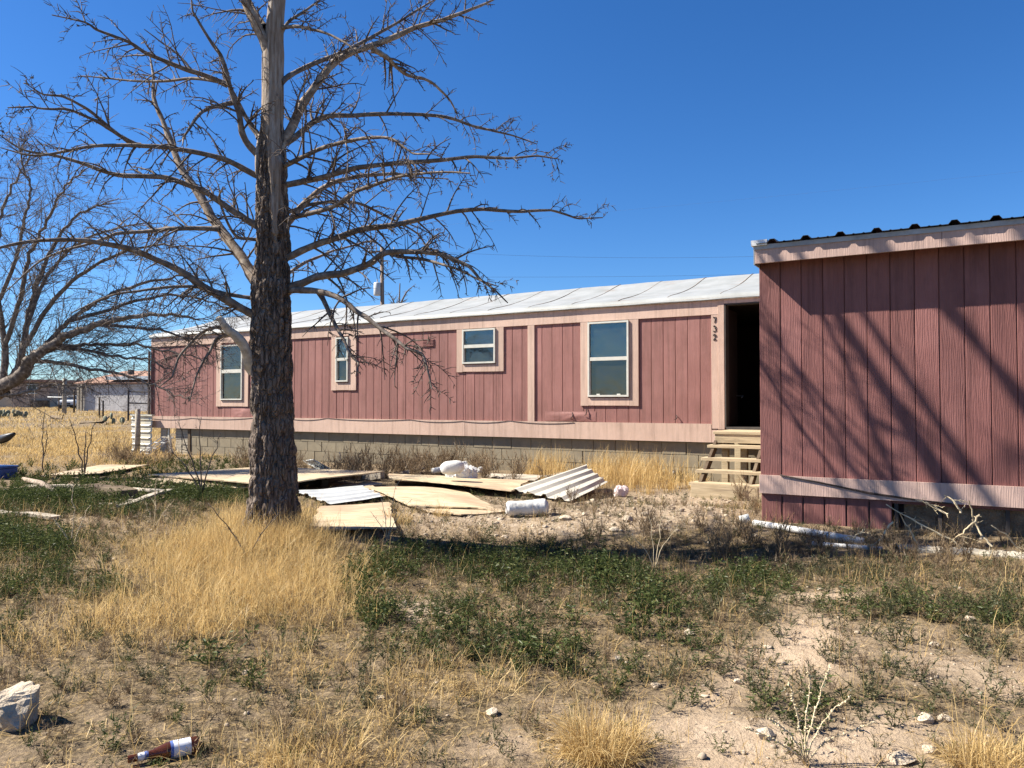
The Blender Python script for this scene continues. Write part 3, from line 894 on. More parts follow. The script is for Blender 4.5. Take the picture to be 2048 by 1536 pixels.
# white ribbed skirting panel at the end of the home
def ribbed_panel(name, a, b, z0, z1, y, nrib, mat, parent, amp=.02):
    n = nrib * 8; V = []; F = []
    for i in range(n + 1):
        z = z0 + (z1 - z0) * i / n; ph = (i % 8)
        d = -amp if ph in (3, 4) else (amp * .15 if ph in (1, 6) else 0)
        e = .05 * math.sin(i * .11)
        for s in (a + e * (1 - i / n), b):
            V.append((s, y + d + .05 * (1 - i / n) * 0, z))
    for i in range(n):
        F.append((2 * i, 2 * i + 1, 2 * i + 3, 2 * i + 2))
    mb = MB(); mb.add(V, F)
    o = mb.build(name, mat, parent)
    sol = o.modifiers.new('thickness', 'SOLIDIFY'); sol.thickness = .003
    return o
pa = TW(272, 870)[0]; pb = TW(313, 870)[0]
ribbed_panel('skirting_panel', pa, pb, -.02, .92, -.12, 6, M['white_metal'], home)
cap = MB(); cap.box(pa, pb + .05, -.17, -.09, .915, .95); cap.build('skirting_cap', M['white_metal'], home)
dsp = MB(); a_ = TW(304, 700)
dsp.box(S0 - .075, S0 - .03, -.07, -.03, Z_BTOP, Z_FBOT - .1); dsp.build('downspout', M['cable'], home)

# ------------------------------------------------------------------ fence post by the corner
def ground_at(x, y):
    return float(ground_z(np.array([x]), np.array([y]))[0])

def wall_point(s, depth, D, z=None):
    p = U * s + N * (D + depth)
    return Vector((p.x, p.y, ground_at(p.x, p.y) if z is None else z))
pp = wall_point(TW(297, 870)[0], -.3, DT)
mb = MB(); mb.tube([(0, 0, -.1), (.01, 0, .5), (0, 0, 1.08)], [.07, .066, .06], 10)
o = mb.build('wooden_post', M['lumber_grey'], None, True); o.location = pp
tag(o, 'short grey wooden post in front of the white ribbed skirting panel', 'post')

# white metal rack leaning on the ground at the corner of the home
rk = empty('metal_rack', wall_point(TW(352, 890)[0], -.45, DT))
tag(rk, 'white metal rack lying against the opened foundation corner', 'rack')
rk.rotation_euler = (0, 0, ROTZ)
for dx in (-.28, -.02, ):
    mb = MB()
    for k_ in (0, .16):
        mb.bar((dx - .30 + k_, -.15, .04), (dx + .1 + k_, .2, .42), .02, .02)
    for f_ in (0, .33, .66, 1):
        p = Vector((dx - .30, -.15, .04)).lerp(Vector((dx + .1, .2, .42)), f_)
        mb.bar(p, p + Vector((.16, 0, 0)), .018, .018)
    mb.build('rack_side', M['white_plastic'], rk)
mb = MB(); mb.bar((.1, .2, .42), (.4, .05, .03), .05, .12); mb.bar((-.15, .2, .42), (.15, .2, .40), .03, .03); mb.build('brace', M['lumber_grey'], rk)

# ------------------------------------------------------------------ red addition in front, right
DS = 7.9
def SWP(px, py):
    return on_wall(px, py, DS)
shed = empty('red_addition', (N.x * DS, N.y * DS, 0), ROTZ)
tag(shed, 'dark red wood-sided addition with black ribbed metal roof in front of the mobile home', 'shed')
A0 = SWP(1521, 760)[0]; A1 = 3.2
FO = .22                                                     # how far the fascia stands off the wall
def SF(px, py): return on_wall(px, py, DS - FO)
ZF0 = SF(1512, 527)[1]; ZF1 = SF(1512, 500)[1]; ZD1 = SF(1512, 491)[1]
ZB1 = SWP(1518, 949)[1]; ZB0 = SWP(1518, 985)[1]
gl = wall_point(A0, 0, DS).z
sw = MB()
sw.box(A0 + .003, A1, .014, .1, ZB0 - .03, ZF1)
swall = sw.build('wall', M['shed_siding'], shed)
gxs = [1520, 1562, 1604, 1647, 1690.5, 1735.5, 1782, 1831, 1880, 1931, 1982.5, 2035.5]
gs_ = [SWP(x, 760)[0] for x in gxs]
while gs_[-1] < A1: gs_.append(gs_[-1] + .203)
for a, b in zip(gs_[:-1], gs_[1:]):
    piece('siding_board', a + (.003 if a > A0 + .05 else 0), b - .003, random.uniform(-.002, .002), .0135, ZB1 - .02, ZF1 - .01, M['shed_siding'], swall, .004)
for a, b in zip(gs_[:6], gs_[1:7]):
    piece('siding_board', a + .006, b - .006, random.uniform(-.002, .003), .0135, -.15, ZB0 + .03, M['shed_siding'], swall, .006)
cb = MB(); cb.box(A0 + .004, gs_[6] - .01, .0142, .06, -.2, ZB0 - .032); cb.build('lower_backing', M['dark'], shed)
# end wall, rear, so that it is a building
ew = MB(); ew.box(A0 + .004, A0 + .09, .102, 4.1, -.2, ZF1); ew.box(A0 + .1, A1, 4.0, 4.1, -.2, ZF1); ew.box(A1 - .09, A1, .102, 3.98, -.2, ZF1); ew.build('end_wall', M['shed_siding'], shed)
# pink band with a crack and lengths
trimS = lambda name, a, b, z0, z1, t, mat='trim_shed': piece(name, a, b, -t, -.003, z0, z1, M[mat], shed, .004)
xb = SWP(1990, 960)[0] + 1.3
trimS('skirt_board', A0 - .012, xb, ZB0, ZB1, .032); trimS('skirt_board', xb + .002, A1, ZB0, ZB1, .032)
# fascia, flashing, corner cap
e0 = SF(1510, 520)[0]
xf = SF(1884, 500)[0]
for a, b in ((e0, xf), (xf + .002, A1 + .1)):
    piece('fascia_board', a, b, -FO, -FO + .035, ZF0, ZF1 + .01, M['trim_shed'], shed, .003)
sof = MB(); sof.box(e0 + .002, A1 + .1, -FO + .036, .012, ZF1 - .03, ZF1 - .005); sof.build('soffit', M['shed_siding'], shed)
for a, b in ((e0 - .012, SF(1628, 490)[0]), (SF(1628, 490)[0] + .002, A1 + .1)):
    d_ = MB(); d_.box(a, b, -FO - .012, -FO - .002, ZF1, ZD1); d_.build('flashing', M['drip'], shed)
ef = MB(); ef.box(e0 - .014, e0 - .002, -FO + .001, 4.2, ZF0 - .01, ZD1); ef.build('rake_board', M['drip'], shed)
cc = MB(); cc.box(e0 - .03, e0 + .12, -FO - .035, -FO + .3, ZD1 - .008, ZD1 + .045)
cc.build('corner_cap', M['drip_white'], shed)
# ribbed metal roof: real ribs with hollow undersides
rx = [SF(1490 + .4818 * 0 + v, 478)[0] for v in (56,)]
r0 = SF(1546, 475)[0]
V = []; prof2 = []
s = e0 + .02
prof2.append((s, 0))
kk = 0
while s < A1 + .1:
    c = r0 + kk * .305
    prof2 += [(c - .045, .002), (c - .02, .034), (c + .02, .034), (c + .045, .002), (c + .1, .001), (c + .112, .007), (c + .125, .001), (c + .185, .001), (c + .197, .007), (c + .21, .001)]
    s = c; kk += 1
mb = MB(); V = []; F = []
for y, zo in ((-FO - .048, 0), (1.5, .10), (4.3, .30)):
    for s, h in prof2: V.append((s, y, ZD1 + .004 + zo + h))
m = len(prof2)
for j in range(2):
    for i in range(m - 1):
        F.append((j * m + i, j * m + i + 1, (j + 1) * m + i + 1, (j + 1) * m + i))
mb.add(V, F)
ro = mb.build('roof', M['roof_black'], shed)
so = ro.modifiers.new('thickness', 'SOLIDIFY'); so.thickness = .004; so.offset = 1
# exposed base under the band: earth-stained panels between dark studs
bx0 = gs_[6]
for a, b in ((bx0 + .09, SWP(1880, 1040)[0] - .02), (SWP(1880, 1040)[0] + .02, SWP(2012, 1040)[0]), (SWP(2012, 1040)[0] + .03, A1)):
    n, mm = 30, 14; V = []; F = []
    for j in range(mm + 1):
        for i in range(n + 1):
            u, v = i / n, j / mm
            s = a + (b - a) * u; z = -.25 + (ZB0 - .03 + .25) * v
            h = .05 * float(fbm(np.array([s * 7.]), np.array([z * 7.]), 4)[0])
            V.append((s, .05 + h, z))
    for j in range(mm):
        for i in range(n):
            p = j * (n + 1) + i
            F.append((p, p + 1, p + n + 2, p + n + 1))
    mb = MB(); mb.add(V, F); mb.build('earth_panel', M['dirt_base'], shed, True)
bk = MB(); bk.box(bx0, A1, .12, .2, -.3, ZB0 - .035); bk.build('base_backing', M['dark'], shed)
for sx in (bx0 + .03, SWP(1880, 1040)[0], SWP(2012, 1040)[0] + .015):
    st = MB(); st.box(sx - .016, sx + .016, .02, .11, -.25, ZB0 - .005); st.build('stud', M['steel_dark'], shed)
# cables tacked across the band
pts = [SWP(x, y) for x, y in ((1562, 949), (1640, 963), (1740, 984), (1850, 1000), (1905, 1006))]
for dz in (0, -.012):
    mb = MB(); mb.tube([(s, -.040 - .004 * (dz == 0), z + dz * (1 - abs(i - 2) / 3)) for i, (s, z) in enumerate(pts)], .005, 5); mb.build('cable', M['cable'], shed, True)

# ------------------------------------------------------------------ wooden steps
steps = empty('wooden_steps', (N.x * DT, N.y * DT, 0), ROTZ)
tag(steps, 'weathered wooden steps leading up to the open doorway', 'steps')
sL = -3.12; sR = sL + 1.45
def sp(name, a, b, y0, y1, z0, z1, mat='lumber'):
    return piece(name, a, b, y0, y1, z0, z1, M[mat], steps, .004)
zl = -.415 + CAM_Z
for i in range(5):
    y0 = -1.0 + i * .19
    sp('landing_board', sL + random.uniform(-.01, .02), sR, y0, y0 + .183, zl - .036, zl)
sp('landing_rim', sL + .035, sR, -.985, -.945, zl - .16, zl - .037)
tr = [(-1.20, -.60), (-1.44, -.765), (-1.68, -.915), (-1.94, -1.065)]
for i, (y, h) in enumerate(tr):
    z = h + CAM_Z
    for q in range(2):
        sp('tread', sL - .01 - .012 * i + random.uniform(-.01, .01), sR, y + q * .132, y + q * .132 + .125, z - .038, z)
ST = MB
def stringer(s):
    mb = MB()
    mb.bar((s, -1.0, zl - .17), (s, -1.90, .06), .11, .04, Vector((1, 0, 0)))
    return mb.build('stringer', M['lumber_dark'], steps)
for s in (sL + .06, sL + .72, sR - .06): stringer(s)
for s, y in ((sL + .16, -.88), (sL + .42, -.85), (sL + .85, -.88), (sL + .16, -.15), (sR - .1, -.88)):
    sp('post', s - .045, s + .045, y - .045, y + .045, -.06, zl - .165 if y < -.5 else zl - .04, 'lumber')
sp('kick_board', sL - .02, sR, -1.955, -1.91, -.07, .175)
sp('base_plank', sL + .05, sR, -1.3, -1.12, .02, .06, 'lumber_grey')
sp('cross_brace', sL + .5, sR, -.80, -.76, .25, .42, 'lumber_dark')

# ------------------------------------------------------------------ trees: limbs laid out by hand, twigs grown on them
def batch_tubes(P, Rd, sides=3):
    """P (n, k, 3), Rd (n, k) -> V, F"""
    n, k, _ = P.shape
    d = P[:, -1] - P[:, 0]
    d = d / (np.linalg.norm(d, axis=1, keepdims=True) + 1e-9)
    ref = np.where(np.abs(d[:, 2:3]) < .9, np.array([[0, 0, 1.]]), np.array([[1., 0, 0]]))
    a = np.cross(d, ref); a /= np.linalg.norm(a, axis=1, keepdims=True) + 1e-9
    b = np.cross(d, a)
    th = np.arange(sides) * 2 * np.pi / sides
    ring = a[:, None, None, :] * np.cos(th)[None, None, :, None] + b[:, None, None, :] * np.sin(th)[None, None, :, None]
    V = P[:, :, None, :] + ring * Rd[:, :, None, None]
    idx = np.arange(n * k * sides).reshape(n, k, sides)
    i0 = idx[:, :-1, :]; i1 = idx[:, 1:, :]
    F = np.stack([i0, np.roll(i0, -1, 2), np.roll(i1, -1, 2), i1], -1).reshape(-1, 4)
    return V.reshape(-1, 3), F

def grow(base, dirs, length, k, wander, droop, g):
    """n shoots of k points each"""
    n = len(base)
    P = np.zeros((n, k, 3)); P[:, 0] = base
    d = dirs / (np.linalg.norm(dirs, axis=1, keepdims=True) + 1e-9)
    seg = (length / (k - 1))[:, None]
    for j in range(1, k):
        P[:, j] = P[:, j - 1] + d * seg
        d = d + g.normal(0, wander, (n, 3)); d[:, 2] += droop
        d /= np.linalg.norm(d, axis=1, keepdims=True) + 1e-9
    return P

def along(P, g, m, lo=.1, hi=1.0):
    """m random spots along each of the polylines P (n,k,3): points, tangents, parameter"""
    n, k, _ = P.shape
    t = g.uniform(lo, hi, (n, m)) * (k - 1.001)
    i = np.floor(t).astype(int); f = (t - i)[..., None]
    r = np.arange(n)[:, None]
    a = P[r, i]; b = P[r, i + 1]
    tan = b - a; tan = tan / (np.linalg.norm(tan, axis=-1, keepdims=True) + 1e-9)
    return (a * (1 - f) + b * f).reshape(-1, 3), tan.reshape(-1, 3), (t / (k - 1)).reshape(-1)

def side_dirs(tan, g, spread):
    r = g.normal(0, 1, tan.shape)
    r = r - tan * np.sum(r * tan, 1, keepdims=True)
    r /= np.linalg.norm(r, axis=1, keepdims=True) + 1e-9
    return tan * (1 - spread) + r * spread

def twig_mesh(line, rad, g, per_m, len_a, droop, mat, name, spread=.6, sub=6, subsub=0, thin=1.0, lo=.12):
    """shoots, twigs and twiglets on one limb"""
    L = np.sum(np.linalg.norm(np.diff(line, axis=0), axis=1))
    n1 = max(6, int(L * per_m))
    b, t, u = along(line[None], g, n1, lo, 1.0)
    l1 = len_a * g.uniform(.3, 1.0, n1) ** 1.3 * (1.1 - .65 * u)
    P1 = grow(b, side_dirs(t, g, spread), l1, 7, .09, droop, g)
    r1 = np.interp(u, np.linspace(0, 1, len(rad)), rad)
    r1 = np.minimum(.0095 * thin, r1 * .55)[:, None] * np.linspace(1, .32, 7)[None] * g.uniform(.6, 1.1, (n1, 1))
    parts = [batch_tubes(P1, r1, 4)]
    b2, t2, u2 = along(P1, g, sub, .15, 1.0)
    l2 = np.repeat(l1, sub) * g.uniform(.12, .42, len(b2)) * (1.1 - .5 * u2)
    P2 = grow(b2, side_dirs(t2, g, .6), l2, 4, .16, droop * .8, g)
    parts.append(batch_tubes(P2, .0036 * thin * np.linspace(1, .45, 4)[None] * g.uniform(.7, 1.2, (len(b2), 1)), 3))
    if subsub:
        b3, t3, u3 = along(P2, g, subsub, .2, 1.0)
        l3 = g.uniform(.03, .11, len(b3))
        P3 = grow(b3, side_dirs(t3, g, .7), l3, 3, .2, droop * .5, g)
        parts.append(batch_tubes(P3, .0020 * thin * np.linspace(1, .6, 3)[None] * np.ones((len(b3), 1)), 3))
    V = []; F = []; o = 0
    for v, f in parts:
        V.append(v); F.append(f + o); o += len(v)
    return np_mesh(name, np.concatenate(V), np.concatenate(F), mat, True)

def limb_mesh(line, rad, mat, name, sides=8, rough=.0):
    V = []; prev = None
    n = len(line)
    for i in range(n):
        t = Vector(line[min(i + 1, n - 1)] - line[max(i - 1, 0)]).normalized()
        if prev is None:
            ref = Vector((0, 0, 1)) if abs(t.z) < .9 else Vector((1, 0, 0)); a = t.cross(ref).normalized()
        else:
            a = (prev - t * prev.dot(t)).normalized()
        prev = a; b = t.cross(a)
        for k in range(sides):
            th = 2 * math.pi * k / sides
            rr = rad[i] * (1 + rough * (float(vnoise(np.array([i * .7 + 11 * k]), np.array([k * 1.9 + rad[0] * 1e4]))[0]) - .5))
            V.append(Vector(line[i]) + (a * math.cos(th) + b * math.sin(th)) * rr)
    F = []
    for i in range(n - 1):
        for k in range(sides):
            F.append((i * sides + k, i * sides + (k + 1) % sides, (i + 1) * sides + (k + 1) % sides, (i + 1) * sides + k))
    me_v = np.array(V)
    tip = len(me_v)
    return np_mesh(name, me_v, np.array(F), mat, True)

# ---- the dead tree
TY = 7.1
base_p = at_depth(543, 1050, TY)
tree = empty('dead_tree', (base_p.x, TY, ground_at(base_p.x, TY)))
tag(tree, 'large leafless dead tree with furrowed dark bark in the yard', 'tree')
TO = np.array(tree.location)
def tpx(px, py, dz=0.0):
    p = at_depth(px, py, TY + dz); return np.array(p) - TO

# trunk: rings with furrowed bark
def build_trunk():
    ax = [(541, 1085, 50), (543, 1050, 48.5), (545, 1000, 46), (546, 930, 44), (546, 850, 43.5), (546, 760, 43), (547, 690, 42), (547, 620, 41), (546, 570, 39), (545, 520, 34), (545, 470, 32),
          (543, 420, 31.5), (542, 370, 31.5), (541, 320, 31), (542, 285, 28), (544, 245, 23), (545, 200, 22), (545, 150, 22), (546, 110, 22), (548, 80, 19), (552, 30, 17), (557, -30, 16), (563, -120, 14), (570, -220, 13), (578, -330, 12), (586, -450, 10.5), (592, -600, 8.5), (598, -780, 6), (602, -950, 3)]
    cen = smooth_line([tpx(x, y, 0.02 * math.sin(y * .01)) for x, y, _ in ax], 520)
    rad = smooth_line([(r * TY / FPX, 0, 0) for _, _, r in ax], 520)[:, 0]
    K = 150
    th = np.linspace(0, 2 * np.pi, K, endpoint=False)
    A, B = np.meshgrid(th, np.arange(520))
    z = cen[:, 2][:, None] * np.ones_like(A)
    # seamless around: sample noise on the cylinder surface folded into 2D by two offset lookups
    w = .5 - .5 * np.cos(A)
    def ns(fx, fz, o):
        u = A / (2 * np.pi) * fx
        n1 = vnoise(u + o, z * fz + o); n2 = vnoise(u + o + 100 - fx * (A > np.pi), z * fz + o)
        un = np.where(A > np.pi, u - fx, u)
        n2 = vnoise(un + o + 77.3, z * fz + o)
        return n1 * w + n2 * (1 - w)
    warp = ns(7, 3.0, 3.3) * 1.3
    u = 19
    def ridge(fx, fz, o):
        zz = z * fz
        a1 = vnoise(A / (2 * np.pi) * fx + warp + o, zz + o); un = np.where(A > np.pi, A / (2 * np.pi) * fx - fx, A / (2 * np.pi) * fx)
        a2 = vnoise(un + warp + o + 40, zz + o)
        n = a1 * w + a2 * (1 - w)
        return 1 - np.abs(2 * n - 1)
    furrow = ridge(24, 5.5, 1.7) ** 3
    furrow2 = ridge(44, 16, 9.2) ** 3
    plate = np.floor(ns(17, 9, 5.5) * 6) / 6 - .5 + .35 * (ns(34, 26, 7.7) - .5)
    hpx = z
    top = 3.3 + .55 * (ns(5, 1.2, 8.8) - .5) * 2 + .25 * np.sin(A * 2)
    bark = np.clip((top - z) * 2.0 + (ns(22, 5, 2.2) - .5) * 3.4 + (ns(9, 2, 3.9) - .5) * 2.0 + .3, 0, 1)
    d = bark * (-.034 * furrow - .014 * furrow2 + .019 * plate) + (1 - bark) * .004 * (ns(30, 4, 6.1) - .5)
    flare = np.clip(.35 - z, 0, .5) * .09 * (1 + .8 * np.sin(A * 5 + 1))
    lump = .030 * (ns(4, 1.3, 4.4) - .5) * 2 * np.clip(bark + .3, 0, 1)
    r = rad[:, None] + d + flare + lump * np.clip(rad[:, None] / .15, 0, 1)
    r = np.maximum(r, .01)
    X = cen[:, 0][:, None] + r * np.cos(A); Y = cen[:, 1][:, None] + r * np.sin(A)
    V = np.stack([X, Y, z], -1).reshape(-1, 3)
    i = np.arange(520 * K).reshape(520, K)
    F = np.stack([i[:-1], np.roll(i[:-1], -1, 1), np.roll(i[1:], -1, 1), i[1:]], -1).reshape(-1, 4)
    me = np_mesh('trunk', V, F, M['bark'], True, {'bark': bark.ravel()})
    return link('trunk', me, tree)
build_trunk()
# cut knot on the trunk
kn = MB(); kp = Vector(tpx(520, 737, -.165)); kn.tube([kp + Vector((0, .1, 0)), kp + Vector((0, .0, 0)), kp + Vector((-.005, -.012, .0))], [.04, .035, .028], 12)
o = kn.build('cut_knot', M['limb_pale'], tree, True)

LIMBS = [  # polyline in photo pixels, width there in pixels at the trunk, depth drift at the tip in metres, bare wood?
 ([(556, 300), (580, 258), (612, 200), (667, 129), (750, 92), (825, 58), (896, 37), (958, 12), (1010, -12)], 19, .75, 1),
 ([(560, 165), (590, 145), (625, 129), (700, 100), (758, 67), (812, 33), (858, 0), (905, -30)], 10, 1.2, 0),
 ([(560, 75), (575, 46), (610, 25), (646, 0), (690, -30)], 6, .6, 0),
 ([(562, 56), (600, 54), (637, 62), (690, 88), (720, 110)], 6, -.5, 0),
 ([(745, 98), (770, 112), (792, 133), (825, 154), (867, 167), (900, 200), (921, 233)], 9, .5, 1),
 ([(560, 292), (577, 283), (608, 258), (642, 235), (700, 227), (792, 227), (896, 237), (958, 258), (1012, 273), (1071, 287)], 12, 1.0, 0),
 ([(562, 335), (575, 329), (625, 304), (679, 287), (733, 277), (783, 279), (825, 304), (858, 317)], 9, -.9, 0),
 ([(562, 369), (577, 367), (646, 354), (717, 335), (792, 327), (875, 321), (942, 310), (1000, 312), (1058, 317), (1117, 321)], 11, -.4, 0),
 ([(556, 470), (562, 462), (600, 417), (637, 383), (687, 358), (733, 346), (792, 346), (833, 358), (896, 358)], 13, .9, 1),
 ([(570, 440), (592, 433), (667, 412), (717, 379), (767, 362), (820, 350), (890, 345), (940, 350)], 9, -1.1, 0),
 ([(562, 430), (575, 425), (637, 408), (708, 406), (750, 421), (792, 442), (825, 462), (858, 492), (875, 508)], 7, 1.3, 0),
 ([(565, 520), (583, 512), (646, 483), (708, 462), (767, 452), (833, 442), (917, 425), (1000, 423), (1083, 421), (1150, 425), (1206, 435)], 14, .35, 0),
 ([(570, 577), (592, 571), (633, 554), (687, 546), (733, 529), (767, 510), (817, 502), (875, 506), (917, 525), (954, 550), (983, 575), (1015, 604)], 15, -.45, 0),
 ([(785, 508), (800, 515), (854, 521), (917, 537), (958, 558), (994, 571)], 6, -.7, 0),
 ([(565, 556), (579, 546), (617, 521), (667, 500), (717, 492), (745, 488)], 7, .9, 1),
 ([(575, 583), (592, 581), (633, 583), (675, 596), (708, 617), (733, 640), (760, 662), (800, 688), (832, 708), (850, 735), (864, 775)], 12, -.9, 0),
 ([(640, 585), (655, 620), (668, 645), (685, 673), (697, 700), (707, 725), (715, 752)], 8, -.7, 0),
 ([(528, 325), (519, 314), (488, 273), (478, 228), (460, 182), (442, 128), (419, 82), (396, 27), (380, -20)], 13, -.35, 0),
 ([(520, 275), (506, 258), (478, 205), (455, 160), (446, 135)], 11, .1, 0),
 ([(456, 170), (410, 150), (355, 132), (296, 109), (255, 82), (200, 59), (169, 43), (114, 30)], 9, -.5, 0),
 ([(452, 166), (387, 157), (319, 162), (228, 157), (160, 145)], 6, .6, 0),
 ([(466, 205), (424, 214), (392, 237), (374, 269), (365, 296)], 7, -.8, 0),
 ([(525, 360), (513, 351), (465, 326), (410, 310), (342, 298), (283, 289), (205, 292), (137, 305), (68, 314), (0, 303)], 11, -.8, 0),
 ([(280, 292), (262, 284), (228, 264), (182, 237), (128, 214), (77, 219), (23, 210)], 7, -.9, 0),
 ([(262, 287), (219, 255), (173, 219), (137, 200), (91, 187), (50, 173)], 6, -.6, 0),
 ([(528, 462), (519, 456), (483, 433), (433, 401), (387, 374), (319, 355), (237, 349), (173, 328), (109, 310), (46, 296), (-10, 262)], 13, -.5, 0),
 ([(528, 585), (510, 560), (483, 515), (437, 451), (401, 392), (365, 337), (337, 273), (314, 214), (308, 160), (296, 105)], 25, .9, 1),
 ([(440, 458), (387, 456), (319, 460), (251, 465), (196, 478), (91, 515), (0, 588)], 9, -.3, 0),
 ([(525, 640), (513, 633), (465, 606), (410, 574), (365, 547), (310, 519), (246, 497), (182, 483), (91, 481), (0, 492), (-70, 508)], 17, -1.1, 0),
 ([(525, 600), (455, 588), (387, 574), (296, 579), (219, 592), (137, 629)], 7, -.6, 0),
 ([(525, 745), (505, 735), (490, 702), (470, 668), (445, 648), (432, 640)], 24, -.35, 2),
 ([(470, 668), (445, 672), (425, 690), (412, 715), (400, 745), (372, 800)], 7, -.5, 0),
 ([(462, 662), (430, 655), (395, 670), (365, 705), (345, 745), (325, 775)], 6, -.4, 0),
 ([(520, 480), (490, 478), (470, 468), (452, 440), (440, 400), (440, 372)], 6, -.6, 0),
 ([(545, 128), (532, 85), (512, 40), (492, 0), (472, -60), (452, -150), (440, -260), (436, -360)], 24, -.2, 1),
 ([(530, 55), (510, 20), (500, -10), (498, -60)], 9, .5, 0),
 # above the frame: these throw the shadows on the red addition
 ([(560, -40), (640, -110), (740, -170), (850, -210), (960, -235)], 21, 1.3, 0),
 ([(563, -100), (640, -190), (730, -270), (820, -330), (900, -370)], 19, 1.6, 0),
 ([(560, -60), (520, -130), (430, -190), (320, -230), (210, -250)], 18, .9, 0),
 ([(470, -70), (400, -120), (310, -150), (200, -165), (100, -150)], 11, 1.3, 0),
 ([(455, -150), (390, -240), (320, -330), (270, -430)], 11, 1.5, 0),
 ([(566, -180), (620, -290), (690, -390), (740, -480)], 17, 1.4, 0),
 ([(582, -400), (650, -500), (740, -580), (830, -630)], 18, 1.2, 0),
 ([(586, -460), (530, -570), (440, -650), (350, -700)], 18, 1.4, 0),
 ([(590, -560), (650, -680), (720, -790)], 10, .8, 0),
 ([(594, -660), (540, -770), (470, -860)], 10, .9, 0),
 ([(580, -380), (520, -460), (420, -510), (310, -530)], 18, .5, 0),
 ([(588, -520), (680, -590), (780, -620)], 10, -.4, 0),
 ([(597, -750), (640, -850), (680, -930)], 8, .5, 0),
 ([(570, -220), (520, -320), (450, -420), (400, -520)], 10, 1.2, 0),
 ([(562, -20), (600, -60), (660, -85), (740, -95), (830, -90)], 10, 1.9, 0),
 ([(558, 5), (530, -40), (470, -60), (390, -60), (300, -40)], 10, 1.9, 0),
]
gt = np.random.default_rng(21)
for pl, wpx, dz, bare in LIMBS:
    n = len(pl)
    cum = np.concatenate([[0], np.cumsum([math.hypot(pl[i + 1][0] - pl[i][0], pl[i + 1][1] - pl[i][1]) for i in range(n - 1)])])
    pts = [tpx(x, y, dz * (c / cum[-1]) ** .9 * (1 if cum[-1] > 120 else .5) + (0 if n else 0)) for (x, y), c in zip(pl, cum)]
    line = smooth_line(pts, max(14, n * 6))
    jn = max(4, len(line) // 5); kn_ = gt.normal(0, .012, (jn, 3)) * np.linspace(.1, 1.5, jn)[:, None]
    jit = np.stack([np.interp(np.linspace(0, 1, len(line)), np.linspace(0, 1, jn), kn_[:, q]) for q in range(3)], 1)
    line = line + jit
    r0 = wpx * .5 * TY / FPX
    endr = .0045 if bare != 2 else r0 * .22
    tpar = np.linspace(0, 1, len(line))
    rad = r0 * (1 - tpar) ** .8 + endr
    rad[:3] *= np.array([1.35, 1.2, 1.08])
    lm = limb_mesh(line, rad, (M['limb_bleached'] if bare == 2 else M['limb_pale']) if bare else M['limb'], 'limb', 10 if wpx > 10 else 7, .35 if bare else .25)
    lo = link('limb', lm, tree)
    off = pl[0][1] < 20
    high = pl[0][1] < 120
    if bare == 2: continue
    droop = -.12 if pl[0][1] > 300 else -.07
    dens = 2 if off else 15
    tm = twig_mesh(line, rad, gt, dens, .72 if cum[-1] > 250 else .45, droop, M['twig'], 'twigs', sub=8 if not off else 2, subsub=0, thin=1.25, lo=.14)
    tw = link('twigs', tm, lo); tw['kind'] = 'stuff'

# ---- grey shrubby tree at the left
LY = 12.6
def lpx(px, py, dz=0.0): return np.array(at_depth(px, py, LY + dz))
lb = lpx(-120, 905); lb[2] = ground_at(lb[0], lb[1])
ltree = empty('bare_shrub_tree', lb)
tag(ltree, 'grey many-stemmed bare tree leaning in at the left edge', 'tree')
LO = np.array(lb)
g2 = np.random.default_rng(5)
L2 = [([(-120, 990), (-110, 900), (-80, 830), (-35, 795), (5, 775)], 44, 0, 'trunk'),
      ([(-60, 812), (-5, 778), (40, 752), (62, 719), (90, 700), (150, 665), (230, 640), (320, 628), (420, 640)], 30, -.6, 'limb'),
      ([(0, 778), (30, 745), (48, 690), (60, 620), (85, 540), (120, 470), (175, 420), (240, 395)], 20, .5, 'limb'),
      ([(60, 722), (110, 725), (180, 738), (250, 752), (320, 775), (385, 800)], 10, -.9, 'limb'),
      ([(45, 745), (100, 700), (170, 690), (260, 690), (350, 705), (430, 730)], 11, -.2, 'limb'),
      ([(75, 708), (130, 650), (200, 600), (290, 565), (380, 555), (450, 575)], 13, .6, 'limb'),
      ([(52, 690), (100, 610), (160, 550), (240, 505), (330, 490), (400, 500)], 12, -.5, 'limb'),
      ([(5, 770), (10, 700), (0, 620), (-10, 530), (0, 440), (30, 360), (70, 300)], 18, .3, 'limb'),
      ([(-50, 805), (-60, 720), (-70, 620), (-60, 500), (-30, 400), (0, 330)], 22, .8, 'limb'),
      ([(58, 640), (90, 560), (140, 500), (190, 470), (270, 450), (340, 450)], 9, .9, 'limb'),
      ([(10, 690), (40, 600), (60, 510), (100, 430), (130, 370), (190, 330)], 12, -.7, 'limb'),
      ([(0, 600), (30, 520), (50, 440), (60, 380), (40, 310), (55, 270)], 9, -.2, 'limb'),
      ([(120, 676), (190, 650), (260, 655), (340, 665), (400, 690), (455, 700)], 9, .2, 'limb'),
      ([(100, 695), (170, 700), (240, 715), (300, 720), (350, 745)], 8, -.5, 'limb'),
      ([(130, 645), (200, 625), (280, 600), (360, 590), (440, 610), (490, 640)], 9, 1.0, 'limb'),
      ([(-20, 790), (30, 790), (80, 775), (140, 770), (200, 785)], 9, -.6, 'limb')]
